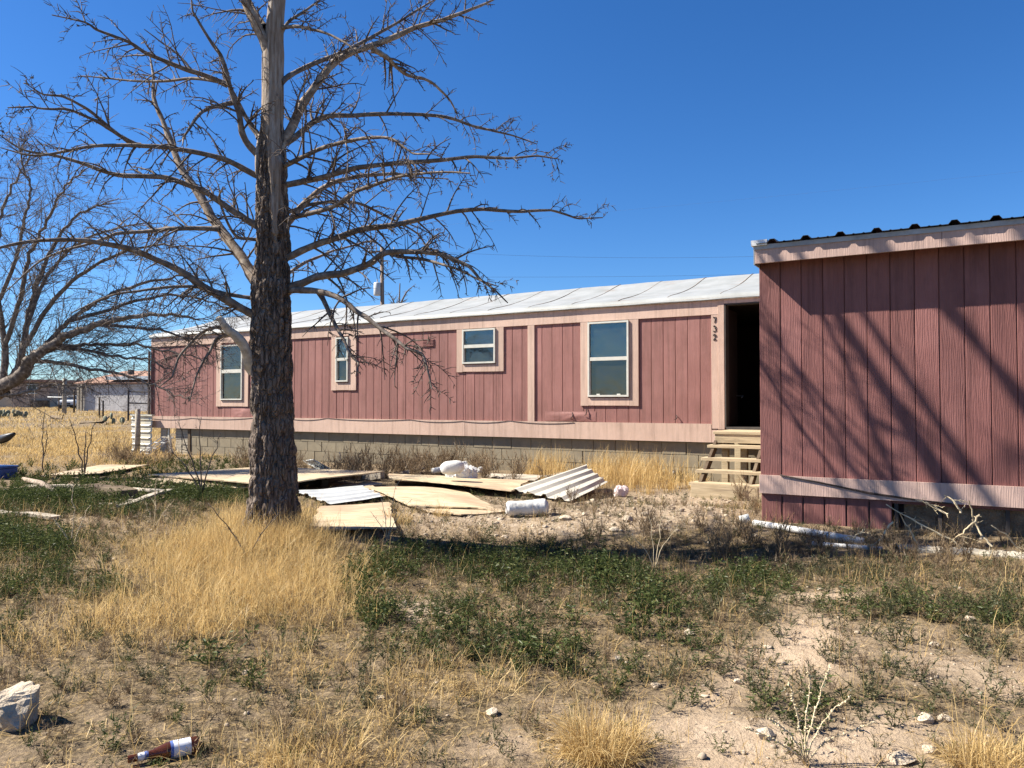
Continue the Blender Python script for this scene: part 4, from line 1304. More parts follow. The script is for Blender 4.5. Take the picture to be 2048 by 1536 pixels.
for pl, wpx, dz, nm in L2:
    n = len(pl)
    pts = [lpx(x, y, dz * i / (n - 1)) - LO for i, (x, y) in enumerate(pl)]
    line = smooth_line(pts, n * 6)
    line = line + g2.normal(0, .014, line.shape) * np.linspace(.2, 1.5, len(line))[:, None]
    r0 = wpx * (.5 if wpx > 25 else .36) * LY / FPX
    rad = r0 * (1 - np.linspace(0, 1, len(line))) ** .85 + .006
    if nm == 'trunk': rad = np.linspace(r0 * 1.15, r0 * .8, len(line))
    lm = limb_mesh(line, rad, M['limb'], nm, 8, .25)
    lo = link(nm, lm, ltree)
    if nm == 'trunk': continue
    tm = twig_mesh(line, rad, g2, 21, 1.25, .008, M['shrub_twig'], 'twigs', spread=.48, sub=10, subsub=1, thin=.78, lo=.12)
    tw = link('twigs', tm, lo); tw['kind'] = 'stuff'

# ---- small bare tree far behind the roof
BY = 42.0
bp = np.array(at_depth(796, 640, BY)); bp[2] = ground_at(bp[0], BY)
bt = empty('distant_bare_tree', bp); tag(bt, 'small bare tree beside the utility pole behind the roof', 'tree')
g3 = np.random.default_rng(9)
ln = smooth_line([np.array((0, 0, 0.)), np.array((.1, 0, 2.)), np.array((.0, .1, 4.5)), np.array((.1, 0, 7.6))], 16)
link('trunk', limb_mesh(ln, np.linspace(.16, .03, 16), M['limb'], 'trunk', 7, .2), bt)
for k in range(9):
    a = k * 2.4; z0 = 3.0 + k * .45; st = ln[min(15, int(z0 / 7.6 * 15))]
    e = st + np.array((math.cos(a) * (1.5 - k * .09), math.sin(a) * 1.2, 1.6 - k * .05))
    l3 = smooth_line([st, (st + e) / 2 + np.array((0, 0, .2)), e], 10)
    lo = link('limb', limb_mesh(l3, np.linspace(.06, .015, 10), M['limb'], 'limb', 5, .1), bt)
    tw = link('twigs', twig_mesh(l3, np.linspace(.06, .015, 10), g3, 8, 1.0, .0, M['shrub_twig'], 'twigs', sub=5, thin=3.5), lo); tw['kind'] = 'stuff'

# ------------------------------------------------------------------ debris in the yard
def sheet(name, c, thick, mat, label, cat, group=None, nu=26, nv=10, bend=.03, seed=0, corr=None, edge=.012):
    """thin panel through four corners c = (A,B,C,D) going round; corr = (count, depth) ribs running A->B"""
    A, B, C, D = [Vector(p) for p in c]
    SHEETS.append([(p.x, p.y) for p in (A, B, C, D)])
    g = np.random.default_rng(seed)
    if corr: nv = corr[0] * 6
    o0 = (A + B + C + D) / 4
    V = []; UV = []; lu = (B - A).length; lv = (D - A).length
    nrm = (B - A).cross(D - A).normalized()
    if nrm.z < 0: nrm = -nrm
    for j in range(nv + 1):
        for i in range(nu + 1):
            u, v = i / nu, j / nv
            p = (A * (1 - u) + B * u) * (1 - v) + (D * (1 - u) + C * u) * v
            e = fbm(np.array([u * 1.6 + seed * 3.1]), np.array([v * 1.3 + seed * 1.7]), 2)[0] - .5
            p = p + nrm * (bend * 2 * float(e))
            if corr:
                ph = j % 6
                p = p + nrm * (corr[1] * (1 if ph in (2, 3) else 0))
            if i in (0, nu): p = p + (B - A).normalized() * float(g.normal(0, edge))
            if j in (0, nv) and not corr: p = p + (D - A).normalized() * float(g.normal(0, edge * .6))
            V.append(p - o0); UV.append((u * lu, v * lv))
    F = []
    for j in range(nv):
        for i in range(nu):
            a = j * (nu + 1) + i
            F.append((a, a + 1, a + nu + 2, a + nu + 1))
    me = bpy.data.meshes.new(name); me.from_pydata([tuple(v) for v in V], [], F)
    # make the face normals point up so that the panel thickens downwards
    if me.polygons[0].normal.z < 0: me.flip_normals()
    uvl = me.uv_layers.new(name='UVMap')
    for l in me.loops: uvl.data[l.index].uv = UV[l.vertex_index]
    me.materials.append(mat); me.update()
    o = link(name, me); o.location = o0
    s_ = o.modifiers.new('thickness', 'SOLIDIFY'); s_.thickness = thick; s_.offset = -1
    return tag(o, label, cat, group)

def G(px, py, up=.0):
    """point at height `up` above the ground that is seen at this spot"""
    p = on_ground(px, py)
    for _ in range(4):
        p = on_ground(px, py, ground_at(p.x, p.y) + up)
    return p

SHEETS = []
PG = 'plywood sheets strewn over the yard'
sheet('plywood_sheet', [G(639, 1013, .05), G(778, 1004, .07), G(792, 1052, .085), G(617, 1060, .05)], .016, M['plywood'], 'small square plywood piece lying just right of the tree foot', 'plywood', PG, bend=.02, seed=1)
sheet('plywood_sheet', [G(726, 973, .06), G(925, 977, .05), G(1013, 1021, .03), G(815, 1012, .03)], .014, M['plywood'], 'large warped plywood sheet in the middle of the yard by the white roll', 'plywood', PG, bend=.05, seed=2)
sheet('plywood_sheet', [G(815, 1003, .03), G(1010, 1021, .03), G(920, 1029, .03), G(858, 1025, .02)], .012, M['plywood'], 'curled front flap of plywood below the large warped sheet', 'plywood', PG, bend=.02, seed=12)
sheet('plywood_sheet', [G(775, 949, .10), G(1060, 960, .08), G(1022, 982, .10), G(780, 957, .12)], .014, M['plywood'], 'long narrow plywood sheet stretching towards the corrugated panel', 'plywood', PG, bend=.035, seed=3)
sheet('plywood_sheet', [G(297, 947, .12), G(520, 933, .14), G(765, 940, .24), G(560, 968, .17)], .016, M['plywood'], 'broad plywood sheet raised on scraps behind the dead tree', 'plywood', PG, bend=.03, seed=4, nu=20)
sheet('plywood_sheet', [G(292, 957, .06), G(500, 962, .1), G(560, 975, .1), G(420, 972, .05)], .014, M['plywood'], 'lower plywood sheet poking out left of the tree trunk', 'plywood', PG, bend=.03, seed=5)
sheet('plywood_sheet', [G(80, 950, .05), G(200, 930, .06), G(305, 929, .05), G(200, 946, .06)], .014, M['plywood'], 'pale plywood sheet lying among weeds at the far left', 'plywood', PG, bend=.03, seed=6)
sheet('plywood_scrap', [G(606, 921, .2), G(628, 918, .3), G(668, 941, .1), G(640, 943, .1)], .012, M['galv'], 'pale grey bent offcut sticking up behind the broad plywood', 'offcut', bend=.01, seed=7)
sheet('plywood_scrap', [G(964, 950, .05), G(985, 945, .08), G(1085, 950, .07), G(1070, 960, .05)], .02, M['lumber_grey'], 'weathered board fragment lying behind the long narrow plywood', 'offcut', bend=.02, seed=8)
sheet('plywood_scrap', [G(665, 974, .05), G(740, 962, .08), G(765, 966, .06), G(700, 978, .04)], .014, M['lumber_grey'], 'grey wooden strip on top of the white metal sheet', 'offcut', bend=.02, seed=9)
sheet('plywood_scrap', [G(718, 975, .05), G(745, 970, .05), G(772, 992, .05), G(748, 994, .05)], .012, M['plywood'], 'small tan plywood strip overlapping the white metal sheet', 'offcut', bend=.005, seed=10)
sheet('plywood_scrap', [G(780, 990, .03), G(800, 985, .05), G(868, 1024, .03), G(840, 1020, .02)], .012, M['lumber_dark'], 'dark splintered ply layer under the curled plywood flap', 'offcut', bend=.03, seed=11)
sheet('metal_sheet', [G(588, 982, .06), G(722, 972, .06), G(764, 993, .06), G(661, 1010, .06)], .003, M['galv'], 'white ribbed metal sheet lying next to the tree trunk', 'metal sheet', 'loose metal sheets', bend=.015, seed=13, corr=(4, .022), nu=10)
sheet('metal_sheet', [G(1020, 982, .06), G(1169, 931, .32), G(1214, 964, .16), G(1140, 1003, .03)], .003, M['galv_tan'], 'tan ribbed metal sheet propped at an angle beside the white roll', 'metal sheet', 'loose metal sheets', bend=.012, seed=14, corr=(4, .034), nu=12)
# pile of scraps that carry the broad sheet
def plank(a, b, w, h, mat, label, cat='plank', group=None, name='plank'):
    a = Vector(a); b = Vector(b); o0 = (a + b) / 2
    n = 6; mb = MB(); d = (b - a).normalized(); s = d.cross(Vector((0, 0, 1))).normalized(); t = s.cross(d)
    V = []
    for i in range(n + 1):
        p = a.lerp(b, i / n) - o0 + t * (.01 * math.sin(i * 1.3 + a.x * 5))
        ww = w * (1 + .06 * math.sin(i * 2.1 + a.y)) / 2
        V += [p - s * ww - t * h / 2, p + s * ww - t * h / 2, p + s * ww + t * h / 2, p - s * ww + t * h / 2]
    F = [(0, 1, 2, 3)[::-1], tuple(4 * n + k for k in range(4))]
    for i in range(n):
        for k in range(4):
            F.append((4 * i + k, 4 * i + (k + 1) % 4, 4 * (i + 1) + (k + 1) % 4, 4 * (i + 1) + k))
    mb.add(V, F); o = mb.build(name, mat); o.location = o0
    return tag(o, label, cat, group)
LG = 'loose lumber in the weeds'
plank(G(600, 965, .05), G(740, 950, .07), .09, .08, M['lumber_dark'], 'dark timber under the right end of the broad plywood', group=LG)
plank(G(640, 955, .05), G(650, 968, .05), .1, .14, M['lumber_dark'], 'short dark block propping up the broad plywood', 'block', LG)
plank(G(725, 952, .06), G(765, 950, .1), .1, .12, M['lumber_grey'], 'splintered grey block at the tip of the broad plywood', 'block', LG)
plank(G(240, 1012, .06), G(345, 978, .08), .09, .03, M['lumber_grey'], 'pale plank slanting through the weeds left of the trunk', group=LG)
plank(G(180, 978, .07), G(255, 990, .09), .26, .14, M['lumber_dark'], 'thick rotten timber block among dark weeds', 'block', LG)
plank(G(60, 972, .05), G(200, 976, .08), .14, .05, M['lumber_grey'], 'long weathered plank leading to the rotten timber block', group=LG)
plank(G(-30, 985, .03), G(75, 975, .05), .07, .04, M['lumber'], 'thin brown plank lying at the left edge below the blue box', group=LG)
plank(G(210, 1010, .03), G(265, 1000, .04), .2, .02, M['lumber_grey'], 'short pale plank half hidden by weeds', group=LG)
plank(G(-20, 1022, .02), G(110, 1034, .04), .12, .03, M['lumber_grey'], 'pale cracked plank at the left edge in green weeds', group=LG)
plank(G(300, 975, .05), G(335, 962, .07), .06, .02, M['lumber'], 'narrow lath leaning on the lower plywood sheet', group=LG)
plank(G(790, 946, .06), G(890, 948, .07), .06, .05, M['lumber_dark'], 'dark charred branch piece behind the plywood', group=LG)
plank(G(1090, 953, .05), G(1140, 945, .06), .1, .03, M['lumber_grey'], 'grey board end behind the propped metal sheet', group=LG)
plank(G(1180, 940, .04), G(1215, 946, .05), .06, .03, M['black_plastic'], 'black strip at the top corner of the propped metal sheet', group=LG)

def tube_thing(name, pts, r, mat, label, cat, sides=12, group=None, hollow=False):
    o0 = Vector(pts[0]); mb = MB()
    mb.tube([Vector(p) - o0 for p in pts], r, sides, cap=not hollow)
    o = mb.build(name, mat, None, True); o.location = o0
    if hollow:
        s_ = o.modifiers.new('thickness', 'SOLIDIFY'); s_.thickness = .006; s_.offset = -1
    return tag(o, label, cat, group)
tube_thing('grey_pipe', [G(266, 980, .06), G(345, 985, .05)], .035, M['lumber_grey'], 'hollow grey pipe pointing out of the rotten timber', 'pipe', hollow=True)
tube_thing('pale_log', [G(47, 958, .06), G(80, 966, .1), G(116, 985, .06)], [.03, .04, .035], M['limb_pale'], 'pale peeled log lying across the weeds at the left', 'log')
tube_thing('pale_branch', [G(780, 951, .05), G(815, 946, .09), G(832, 940, .1), G(850, 936, .14)], [.025, .045, .03, .015], M['limb_pale'], 'pale broken branch lying behind the plywood', 'branch')
tube_thing('pale_branch', [G(815, 946, .09), G(842, 949, .07)], [.03, .02], M['limb_pale'], 'short side piece of the pale broken branch', 'branch')

# crumpled white things
def blob(name, loc, size, mat, label, cat, seed, rough=.3, res=24, rot=0, parent=None, tilt=0):
    V = []; F = []
    for j in range(res // 2 + 1):
        for i in range(res):
            th = 2 * math.pi * i / res; ph = math.pi * j / (res // 2)
            x, y, z = math.sin(ph) * math.cos(th), math.sin(ph) * math.sin(th), math.cos(ph)
            n = float(fbm(np.array([x * 2.2 + z * 1.1 + seed * 5 + 9]), np.array([y * 2.2 - z * 1.7 + seed * 3 + 9]), 4)[0]) - .5
            k = 1 + rough * 2 * n
            sq = lambda a: math.copysign(abs(a) ** .75, a)
            V.append((sq(x) * size[0] * k, sq(y) * size[1] * k, sq(z) * size[2] * k))
    for j in range(res // 2):
        for i in range(res):
            F.append((j * res + i, (j + 1) * res + i, (j + 1) * res + (i + 1) % res, j * res + (i + 1) % res))
    mb = MB(); mb.add(V, F); o = mb.build(name, mat, parent, rough < .35)
    o.location = loc; o.rotation_euler = (0, tilt, rot)
    if label: tag(o, label, cat)
    return o
p = G(905, 935, .30); blob('white_pillow', p, (.17, .12, .10), M['white_plastic'], 'white pillow-like bundle on top of the plastic heap by the foundation', 'pillow', 3, .12, tilt=-.1)
p = G(925, 950, .13); blob('plastic_heap', p, (.20, .15, .17), M['white_plastic'], 'crumpled white plastic heap by the block foundation', 'plastic sheet', 5, .55, 40)
p = G(908, 953, .09); blob('plastic_bag', p, (.09, .09, .10), M['white_plastic'], 'small crumpled white bag in front of the plastic heap', 'bag', 8, .5, 28)
tube_thing('plastic_pipe', [G(865, 942, .12), G(905, 934, .17)], .045, M['white_plastic'], 'white pipe end sticking out of the plastic heap', 'pipe')
p = G(683, 910, .16); blob('plastic_rag', p, (.05, .04, .14), M['white_plastic'], 'torn white rag caught in the dry weeds by the foundation', 'rag', 11, .6, 24)
p = G(960, 940, .1); blob('plastic_bag', p, (.05, .05, .05), M['white_plastic'], 'little white scrap right of the plastic heap', 'bag', 2, .5, 20)
p = G(1242, 984, .06); blob('plastic_bag', p, (.08, .07, .08), M['pink_plastic'], 'pinkish white plastic bag in the dry grass', 'bag', 14, .5, 28)
p = G(1353, 952, .09); blob('black_bucket', p, (.09, .08, .10), M['black_plastic'], 'black plastic bucket in dry grass near the steps', 'bucket', 15, .1, 20)
# white roll
ra, rb = G(1012, 1018, .085), G(1096, 1014, .085)
L_ = (rb - ra).length; V = []; F = []; nr, ns_ = 40, 40
for i in range(nr + 1):
    t = i / nr; base = .088 * min(1, (max(t, .0) / .12 + .45) ** .5, ((1 - t) / .1 + .35) ** .5) * (1 - .06 * math.sin(t * 5))
    for k in range(ns_):
        th = 2 * math.pi * k / ns_
        cr = vnoise(np.array([t * 26 + 5 + .8 * math.sin(th * 3)]), np.array([math.cos(th) * 2.2 + 9]))[0] + vnoise(np.array([t * 9.]), np.array([math.sin(th) * 5 + 30]))[0] - 1
        r_ = base * (1 + .07 * cr)
        V.append((t * L_, r_ * math.cos(th), r_ * math.sin(th) * (.92 if math.sin(th) < 0 else 1)))
for i in range(nr):
    for k in range(ns_):
        F.append((i * ns_ + k, i * ns_ + (k + 1) % ns_, (i + 1) * ns_ + (k + 1) % ns_, (i + 1) * ns_ + k))
F.append(tuple(range(ns_))); F.append(tuple(reversed(range(nr * ns_, (nr + 1) * ns_))))
mb = MB(); mb.add(V, F); o = mb.build('white_roll', M['white_plastic'], None, True); o.location = ra; o.rotation_euler = (rb - ra).to_track_quat('X', 'Z').to_euler()
tag(o, 'white rolled-up sheeting lying beside the propped metal sheet', 'roll')
# blue box
bb = G(8, 955, 0); mb = MB(); mb.box(-.32, .10, -.17, .17, -.05, .15); mb.box(-.33, .11, -.18, .18, .152, .19)
o = mb.build('blue_box', M['blue'], None); o.location = bb; o.rotation_euler = (0, 0, -.25)
bv = o.modifiers.new('soft', 'BEVEL'); bv.width = .015; bv.segments = 2
tag(o, 'blue plastic box at the left edge of the yard', 'box')
# dark scrap and tyre-like curve at the left
tube_thing('bent_sheet', [G(-20, 885, .1), G(12, 876, .25), G(28, 868, .38)], [.14, .12, .05], M['black_plastic'], 'dark bent scrap rising from the dry grass at left', 'scrap', 8)
tube_thing('fallen_branch', [G(160, 846, .1), G(205, 845, .12), G(218, 833, .3)], [.05, .06, .04], M['lumber_dark'], 'dark fallen branch in the golden field', 'branch', 7)
tube_thing('fallen_branch', [G(104, 834, .2), G(124, 838, .15), G(127, 829, .5)], [.12, .03, .02], M['lumber_dark'], 'dark knobby root lying in the golden field', 'branch', 7)
# pipes along the foot of the addition
tube_thing('white_pipe', [G(1508, 1046, .02), G(1620, 1064, .02), G(1728, 1083, .015)], .032, M['white_plastic'], 'long white pipe along the foot of the red addition', 'pipe', 12)
tube_thing('white_pipe', [G(1625, 1087, .012), G(1765, 1098, .015)], .02, M['white_plastic'], 'thin white pipe in front of the long white pipe', 'pipe', 10)
tube_thing('metal_can', [G(1480, 1041, .05), G(1499, 1036, .06)], .045, M['galv'], 'grey tin can lying at the corner of the red addition', 'can', 16)
ka, kb = G(1790, 1099, .0), G(2100, 1120, .0)
n = 40; mb = MB(); V = []; F = []
for i in range(n + 1):
    p = ka.lerp(kb, i / n) - ka
    w = .075 + .04 * (float(fbm(np.array([i * .4]), np.array([3.3]), 3)[0]) - .5)
    for dy, dz in ((-w, -.12), (-w * .9, .02), (-w * .3, .05), (w * .4, .045), (w, .01), (w, -.12)):
        e = .03 * (float(fbm(np.array([i * .7 + dy * 30]), np.array([dy * 20.]), 3)[0]) - .5)
        V.append(Vector((p.x, p.y + dy + e, p.z + dz + e)))
for i in range(n):
    for k in range(5):
        F.append((6 * i + k, 6 * i + k + 1, 6 * i + k + 7, 6 * i + k + 6))
mb.add(V, F); o = mb.build('concrete_edging', M['concrete_pale'], None, False); o.location = ka
tag(o, 'broken pale concrete edging in front of the red addition', 'kerb')

# bottle
bt_ = empty('beer_bottle', G(256, 1519, .025)); tag(bt_, 'brown glass bottle with white label lying in the foreground grass', 'bottle')
bd = (G(371, 1494, .03) - G(256, 1519, .03)); Lb = .235; bt_.rotation_euler = bd.to_track_quat('X', 'Z').to_euler()
profile = [(0, .013), (.012, .0135), (.018, .0125), (.075, .0145), (.10, .022), (.125, .0295), (.14, .0305), (.225, .0305), (.235, .027), (.236, .0)]
def lathe(name, pr, mat, parent, sides=24):
    V = []; F = []
    for x, r in pr:
        for k in range(sides):
            th = 2 * math.pi * k / sides; V.append((x, r * math.cos(th), r * math.sin(th)))
    for i in range(len(pr) - 1):
        for k in range(sides):
            F.append((i * sides + k, i * sides + (k + 1) % sides, (i + 1) * sides + (k + 1) % sides, (i + 1) * sides + k))
    mb = MB(); mb.add(V, F); return mb.build(name, mat, parent, True)
lathe('glass_body', profile, M['bottle'], bt_)
lathe('label', [(.145, .0309), (.205, .0309)], M['paper_label'], bt_)
lathe('label_band', [(.136, .0312), (.146, .0312)], M['label_blue'], bt_)
lathe('neck_label', [(.03, .0134), (.052, .0143)], M['paper_label'], bt_)
lathe('neck_band', [(.052, .0146), (.064, .0148)], M['label_blue'], bt_)
for i in range(5):
    mb = MB(); a = .155 + i * .009
    mb.tube([(a, -.006, .0312), (a + .003, .004, .0312), (a + .006, -.006, .0312)], .0008, 4); mb.build('print_mark', M['label_blue'], bt_)

# rocks
import bmesh
def rock(px, py, w, h, label=None, seed=0, mat='rock', flat=1.0, group=None, name='rock'):
    p = G(px, py, 0); g = np.random.default_rng(seed); bm = bmesh.new()
    big = w > .15
    for _ in range(26 if not big else 30):
        d = g.normal(0, 1, 3); d /= np.linalg.norm(d); d *= g.uniform(.8, 1.08)
        bm.verts.new((d[0] * w / 2, d[1] * w / 2 * flat, d[2] * h / 2))
    r_ = bmesh.ops.convex_hull(bm, input=bm.verts[:])
    bmesh.ops.delete(bm, geom=list({e for e in r_['geom_interior'] + r_['geom_unused'] if isinstance(e, bmesh.types.BMVert)}), context='VERTS')
    if big:
        bmesh.ops.subdivide_edges(bm, edges=bm.edges[:], cuts=3, use_grid_fill=True)
        for v in bm.verts:
            n = float(fbm(np.array([v.co.x * 22 + v.co.z * 9 + 40]), np.array([v.co.y * 22 - v.co.z * 17 + 40]), 4)[0]) - .5
            v.co *= 1 + .6 * n
    me = bpy.data.meshes.new(name); bm.to_mesh(me); bm.free(); me.materials.append(M[mat])
    o = link(name, me); o.location = p + Vector((0, 0, h * .18)); o.rotation_euler = (0, 0, seed * 1.3)
    tag(o, label, 'rock', group)
    return o
rock(28, 1446, .22, .24, 'large pale boulder at the lower left edge', 21)
rock(1532, 1473, .095, .05, 'flat white rock in the sand at the bottom right of centre', 22, flat=.7)
rock(1852, 1443, .07, .05, 'white rock lying under the pale dry stalk plant', 23)
RK = [(1890, 1440, .06), (1940, 1240, .07), (1380, 1268, .07), (1238, 1320, .05), (1535, 1295, .05), (1475, 1365, .05), (1312, 1373, .05), (760, 1398, .05), (985, 1427, .06),
      (1100, 1480, .03), (1930, 1275, .05), (1800, 1520, .1), (1860, 1505, .07), (1230, 1062, .12), (1130, 1040, .14), (1255, 1040, .13), (1170, 1030, .09), (1290, 1030, .1), (1035, 1022, .1),
      (1010, 1075, .07), (1090, 1055, .08), (1420, 1020, .1), (1330, 1060, .08), (960, 1050, .07), (1510, 1072, .06), (880, 1220, .05), (865, 1232, .06), (1490, 1085, .07), (1640, 1180, .05), (1870, 1290, .05), (1410, 1395, .04)]
ROCKS = []
for i, (x, y, w) in enumerate(RK):
    ROCKS.append(rock(x, y, w, w * .55, 'small pale limestone rock lying loose on the bare soil', 30 + i, group='small pale rocks'))

# ------------------------------------------------------------------ beyond the yard
def far(px, Y, up=0):
    """ground point straight below the picture column px at distance Y"""
    x = (px - 1024) / FPX * Y
    return Vector((x, Y, ground_at(x, Y) + up))
def zpx(py, Y): return CAM_Z + (805 - py) / FPX * Y
# grey stucco building
BYD = 72.0
gb = empty('stucco_building', far(163, BYD), -.35); tag(gb, 'low grey stucco building behind the pipe gate', 'building')
gz = gb.location.z
W = (420 - 165) / FPX * BYD
zt = zpx(766, BYD) - gz
mb = MB(); mb.box(0, W, 0, 9, -.5, zt); mb.build('wall', M['stucco'], gb)
mb = MB(); mb.box(-.35, W, -.12, -.02, zt - .35, zt - .05); mb.build('shade_board', M['stucco'], gb)
mb = MB(); V = [(-.9, -.28, zt - .03), (W, -.28, zt - .03), (W, 4, zt + 1.25), (.8, 4, zt + 1.25), (-.9, 9, zt), (W, 9, zt)]
mb.add(V, [(0, 1, 2, 3), (3, 2, 5, 4), (0, 3, 4)]); o = mb.build('roof', M['brown_roof'], gb); s_ = o.modifiers.new('t', 'SOLIDIFY'); s_.thickness = .12
mb = MB(); mb.box((235 - 165) / FPX * BYD, W, -.3, 1.6, zt + .25, zt + .55); mb.build('metal_canopy', M['pale_roof'], gb)
for x in (-.1, .3): 
    mb = MB(); mb.box(x - .12, x + .12, -.32, -.14, -.4, zt - .1); mb.build('porch_post', M['lumber_grey'], gb)
mb = MB(); mb.tube([(3.2, 3, zt + .9), (3.2, 3, zt + 2.1)], .05, 6); mb.build('vent_pipe', M['steel_dark'], gb)
mb = MB(); mb.tube([(3.9, 2, zt + .8), (3.9, 2, zt + 1.25)], .28, 8); mb.build('roof_turbine', M['steel_dark'], gb)
# tan house at the left
TYD = 92.0
hb = empty('tan_house', far(24, TYD)); tag(hb, 'tan house with a dark window at the far left', 'house')
hz = hb.location.z; zt = zpx(764, TYD) - hz; W = 76 / FPX * TYD
mb = MB(); mb.box(0, W, 0, 8, -.6, zt); mb.build('wall', M['tan_wall'], hb)
mb = MB(); mb.box(-.3, W + .3, -.4, 8.3, zt + .01, zt + .3); mb.build('roof', M['brown_roof'], hb)
wx0, wx1 = (56 - 24) / FPX * TYD, (73 - 24) / FPX * TYD; wz0, wz1 = zpx(786, TYD) - hz, zpx(770, TYD) - hz
fr = MB(); fr.box(wx0 - .12, wx0, -.1, -.005, wz0 - .12, wz1 + .12); fr.box(wx1, wx1 + .12, -.1, -.005, wz0 - .12, wz1 + .12); fr.box(wx0, wx1, -.1, -.005, wz1, wz1 + .12); fr.box(wx0, wx1, -.1, -.005, wz0 - .12, wz0); fr.box((wx0 + wx1) / 2 - .04, (wx0 + wx1) / 2 + .04, -.09, -.006, wz0, wz1)
w_ = fr.build('window', M['frame'], hb); mb = MB(); mb.box(wx0, wx1, -.04, -.004, wz0, wz1); mb.build('pane', M['car_glass'], w_)
mb = MB(); mb.box(-4.5, -.02, 1, 7, -.6, zt - .35); mb.build('side_wing', M['concrete_pale'], hb)
mb = MB(); mb.box(W * .55, W, -.5, -.02, -.5, .9); mb.build('low_porch', M['lumber_dark'], hb)
# plain brown building between them
SYD = 105.0
sb = empty('brown_block_building', far(129, SYD)); tag(sb, 'plain brown block building behind the parked car', 'building')
zt = zpx(763, SYD) - sb.location.z
mb = MB(); mb.box(0, 24 / FPX * SYD, 0, 5, -.5, zt); mb.build('wall', M['tan_wall'], sb)
mb = MB(); mb.box(-.1, 24 / FPX * SYD + .1, -.1, 5.1, zt + .005, zt + .2); mb.build('parapet', M['tan_wall'], sb)
# parked car
CY = 84.0
car = empty('parked_car', far(131, CY)); tag(car, 'silver car parked facing the yard between the far buildings', 'car')
car.rotation_euler = (0, 0, .15); 
mb = MB(); ring = [(-.85, .35), (-.88, .7), (-.8, .98), (.8, .98), (.88, .7), (.85, .35)]
def loft(secs):
    m = len(secs[0][1]); V = []; F = []
    for y, r_ in secs:
        V += [(x, y, z) for x, z in r_]
    for i in range(len(secs) - 1):
        for k in range(m):
            F.append((i * m + k, i * m + (k + 1) % m, (i + 1) * m + (k + 1) % m, (i + 1) * m + k))
    F.append(tuple(range(m))); F.append(tuple(reversed(range((len(secs) - 1) * m, len(secs) * m))))
    mb = MB(); mb.add(V, F); return mb
sc = lambda r_, kx, kz: [(x * kx, .3 + (z - .3) * kz) for x, z in r_]
loft([(0, sc(ring, .9, .8)), (.25, sc(ring, 1, .95)), (1.2, sc(ring, 1.03, 1.05)), (3.6, sc(ring, 1.03, 1.08)), (4.4, sc(ring, .98, 1.0)), (4.6, sc(ring, .9, .85))]).build('body', M['car_paint'], car)
cab = [(-.8, 1.0), (-.66, 1.5), (.66, 1.5), (.8, 1.0)]
loft([(1.1, [(x, 1.0 + (z - 1) * .05) for x, z in cab]), (1.75, cab), (3.4, cab), (4.2, [(x, 1.0 + (z - 1) * .2) for x, z in cab])]).build('cabin', M['car_paint'], car)
mb = MB(); mb.add([(-.74, 1.12, 1.06), (.74, 1.12, 1.06), (.6, 1.70, 1.47), (-.6, 1.70, 1.47)], [(0, 1, 2, 3)]); mb.build('windscreen', M['car_glass'], car)
for sx in (-1, 1):
    mb = MB(); mb.box(sx * .62 - .17, sx * .62 + .17, -.02, .06, .68, .84); mb.build('headlight', M['lamp'], car)
    for yy in (.85, 3.7):
        mb = MB(); mb.tube([(sx * .88, yy, .32), (sx * .68, yy, .32)], .33, 14); w_ = mb.build('wheel', M['tyre'], car); mb = MB(); mb.tube([(sx * .89, yy, .32), (sx * .86, yy, .32)], .2, 10); mb.build('rim', M['chrome'], w_)
mb = MB(); mb.box(-.5, .5, -.03, .05, .52, .66); mb.build('grille', M['black_plastic'], car)
mb = MB(); mb.box(-.82, .82, -.06, .1, .32, .48); mb.build('bumper', M['black_plastic'], car)
# pipe gate
GY = 44.0
gt_ = empty('pipe_gate', far(257, GY)); tag(gt_, 'black three-rail pipe gate at the corner of the mobile home', 'gate')
gz = gt_.location.z
mb = MB(); mb.tube([(0, 0, -.3), (0, 0, zpx(779, GY) - gz)], .055, 8); mb.build('post', M['steel_dark'], gt_)
mb = MB(); mb.tube([(2.6, 0, -.3), (2.6, 0, zpx(779, GY) - gz)], .055, 8); mb.build('post', M['steel_dark'], gt_)
for py in (783, 806, 829):
    zz = zpx(py, GY) - gz; mb = MB(); mb.tube([(0, 0, zz), (1.2, 0, zz - .03), (2.6, 0, zz)], .04, 7); mb.build('rail', M['steel_dark'], gt_)
# fence posts
for px, Y, top, r_, lab in ((129, 60, 757, .17, 'thick grey utility stub post standing before the brown building'), (148.5, 64, 778, .08, 'thin dark fence post at the corner of the stucco building'), (199, 50, 795, .06, 'left of two short fence posts before the stucco wall'), (206.5, 50, 801, .06, 'right of two short fence posts before the stucco wall'), (118, 70, 775, .06, 'thin distant pole between the tan house and the car')):
    p = far(px, Y); mb = MB(); h = zpx(top, Y) - p.z; mb.tube([(0, 0, -.3), (.01, 0, h * .5), (0, 0, h)], [r_, r_ * .95, r_ * .85], 8)
    o = mb.build('fence_post', M['lumber_grey'] if r_ > .1 else M['lumber_dark'], None, True); o.location = p; tag(o, lab, 'post')
# chain of rail between far posts
wr = MB(); a = far(96, 66, 1.35); b = far(148, 64, 1.4); wr.tube([(0, 0, 0), tuple((b - a) * .5 + Vector((0, 0, -.05))), tuple(b - a)], .05, 6)
o = wr.build('fence_rail', M['galv'], None, True); o.location = a; tag(o, 'pale horizontal fence rail in front of the parked car', 'fence rail')
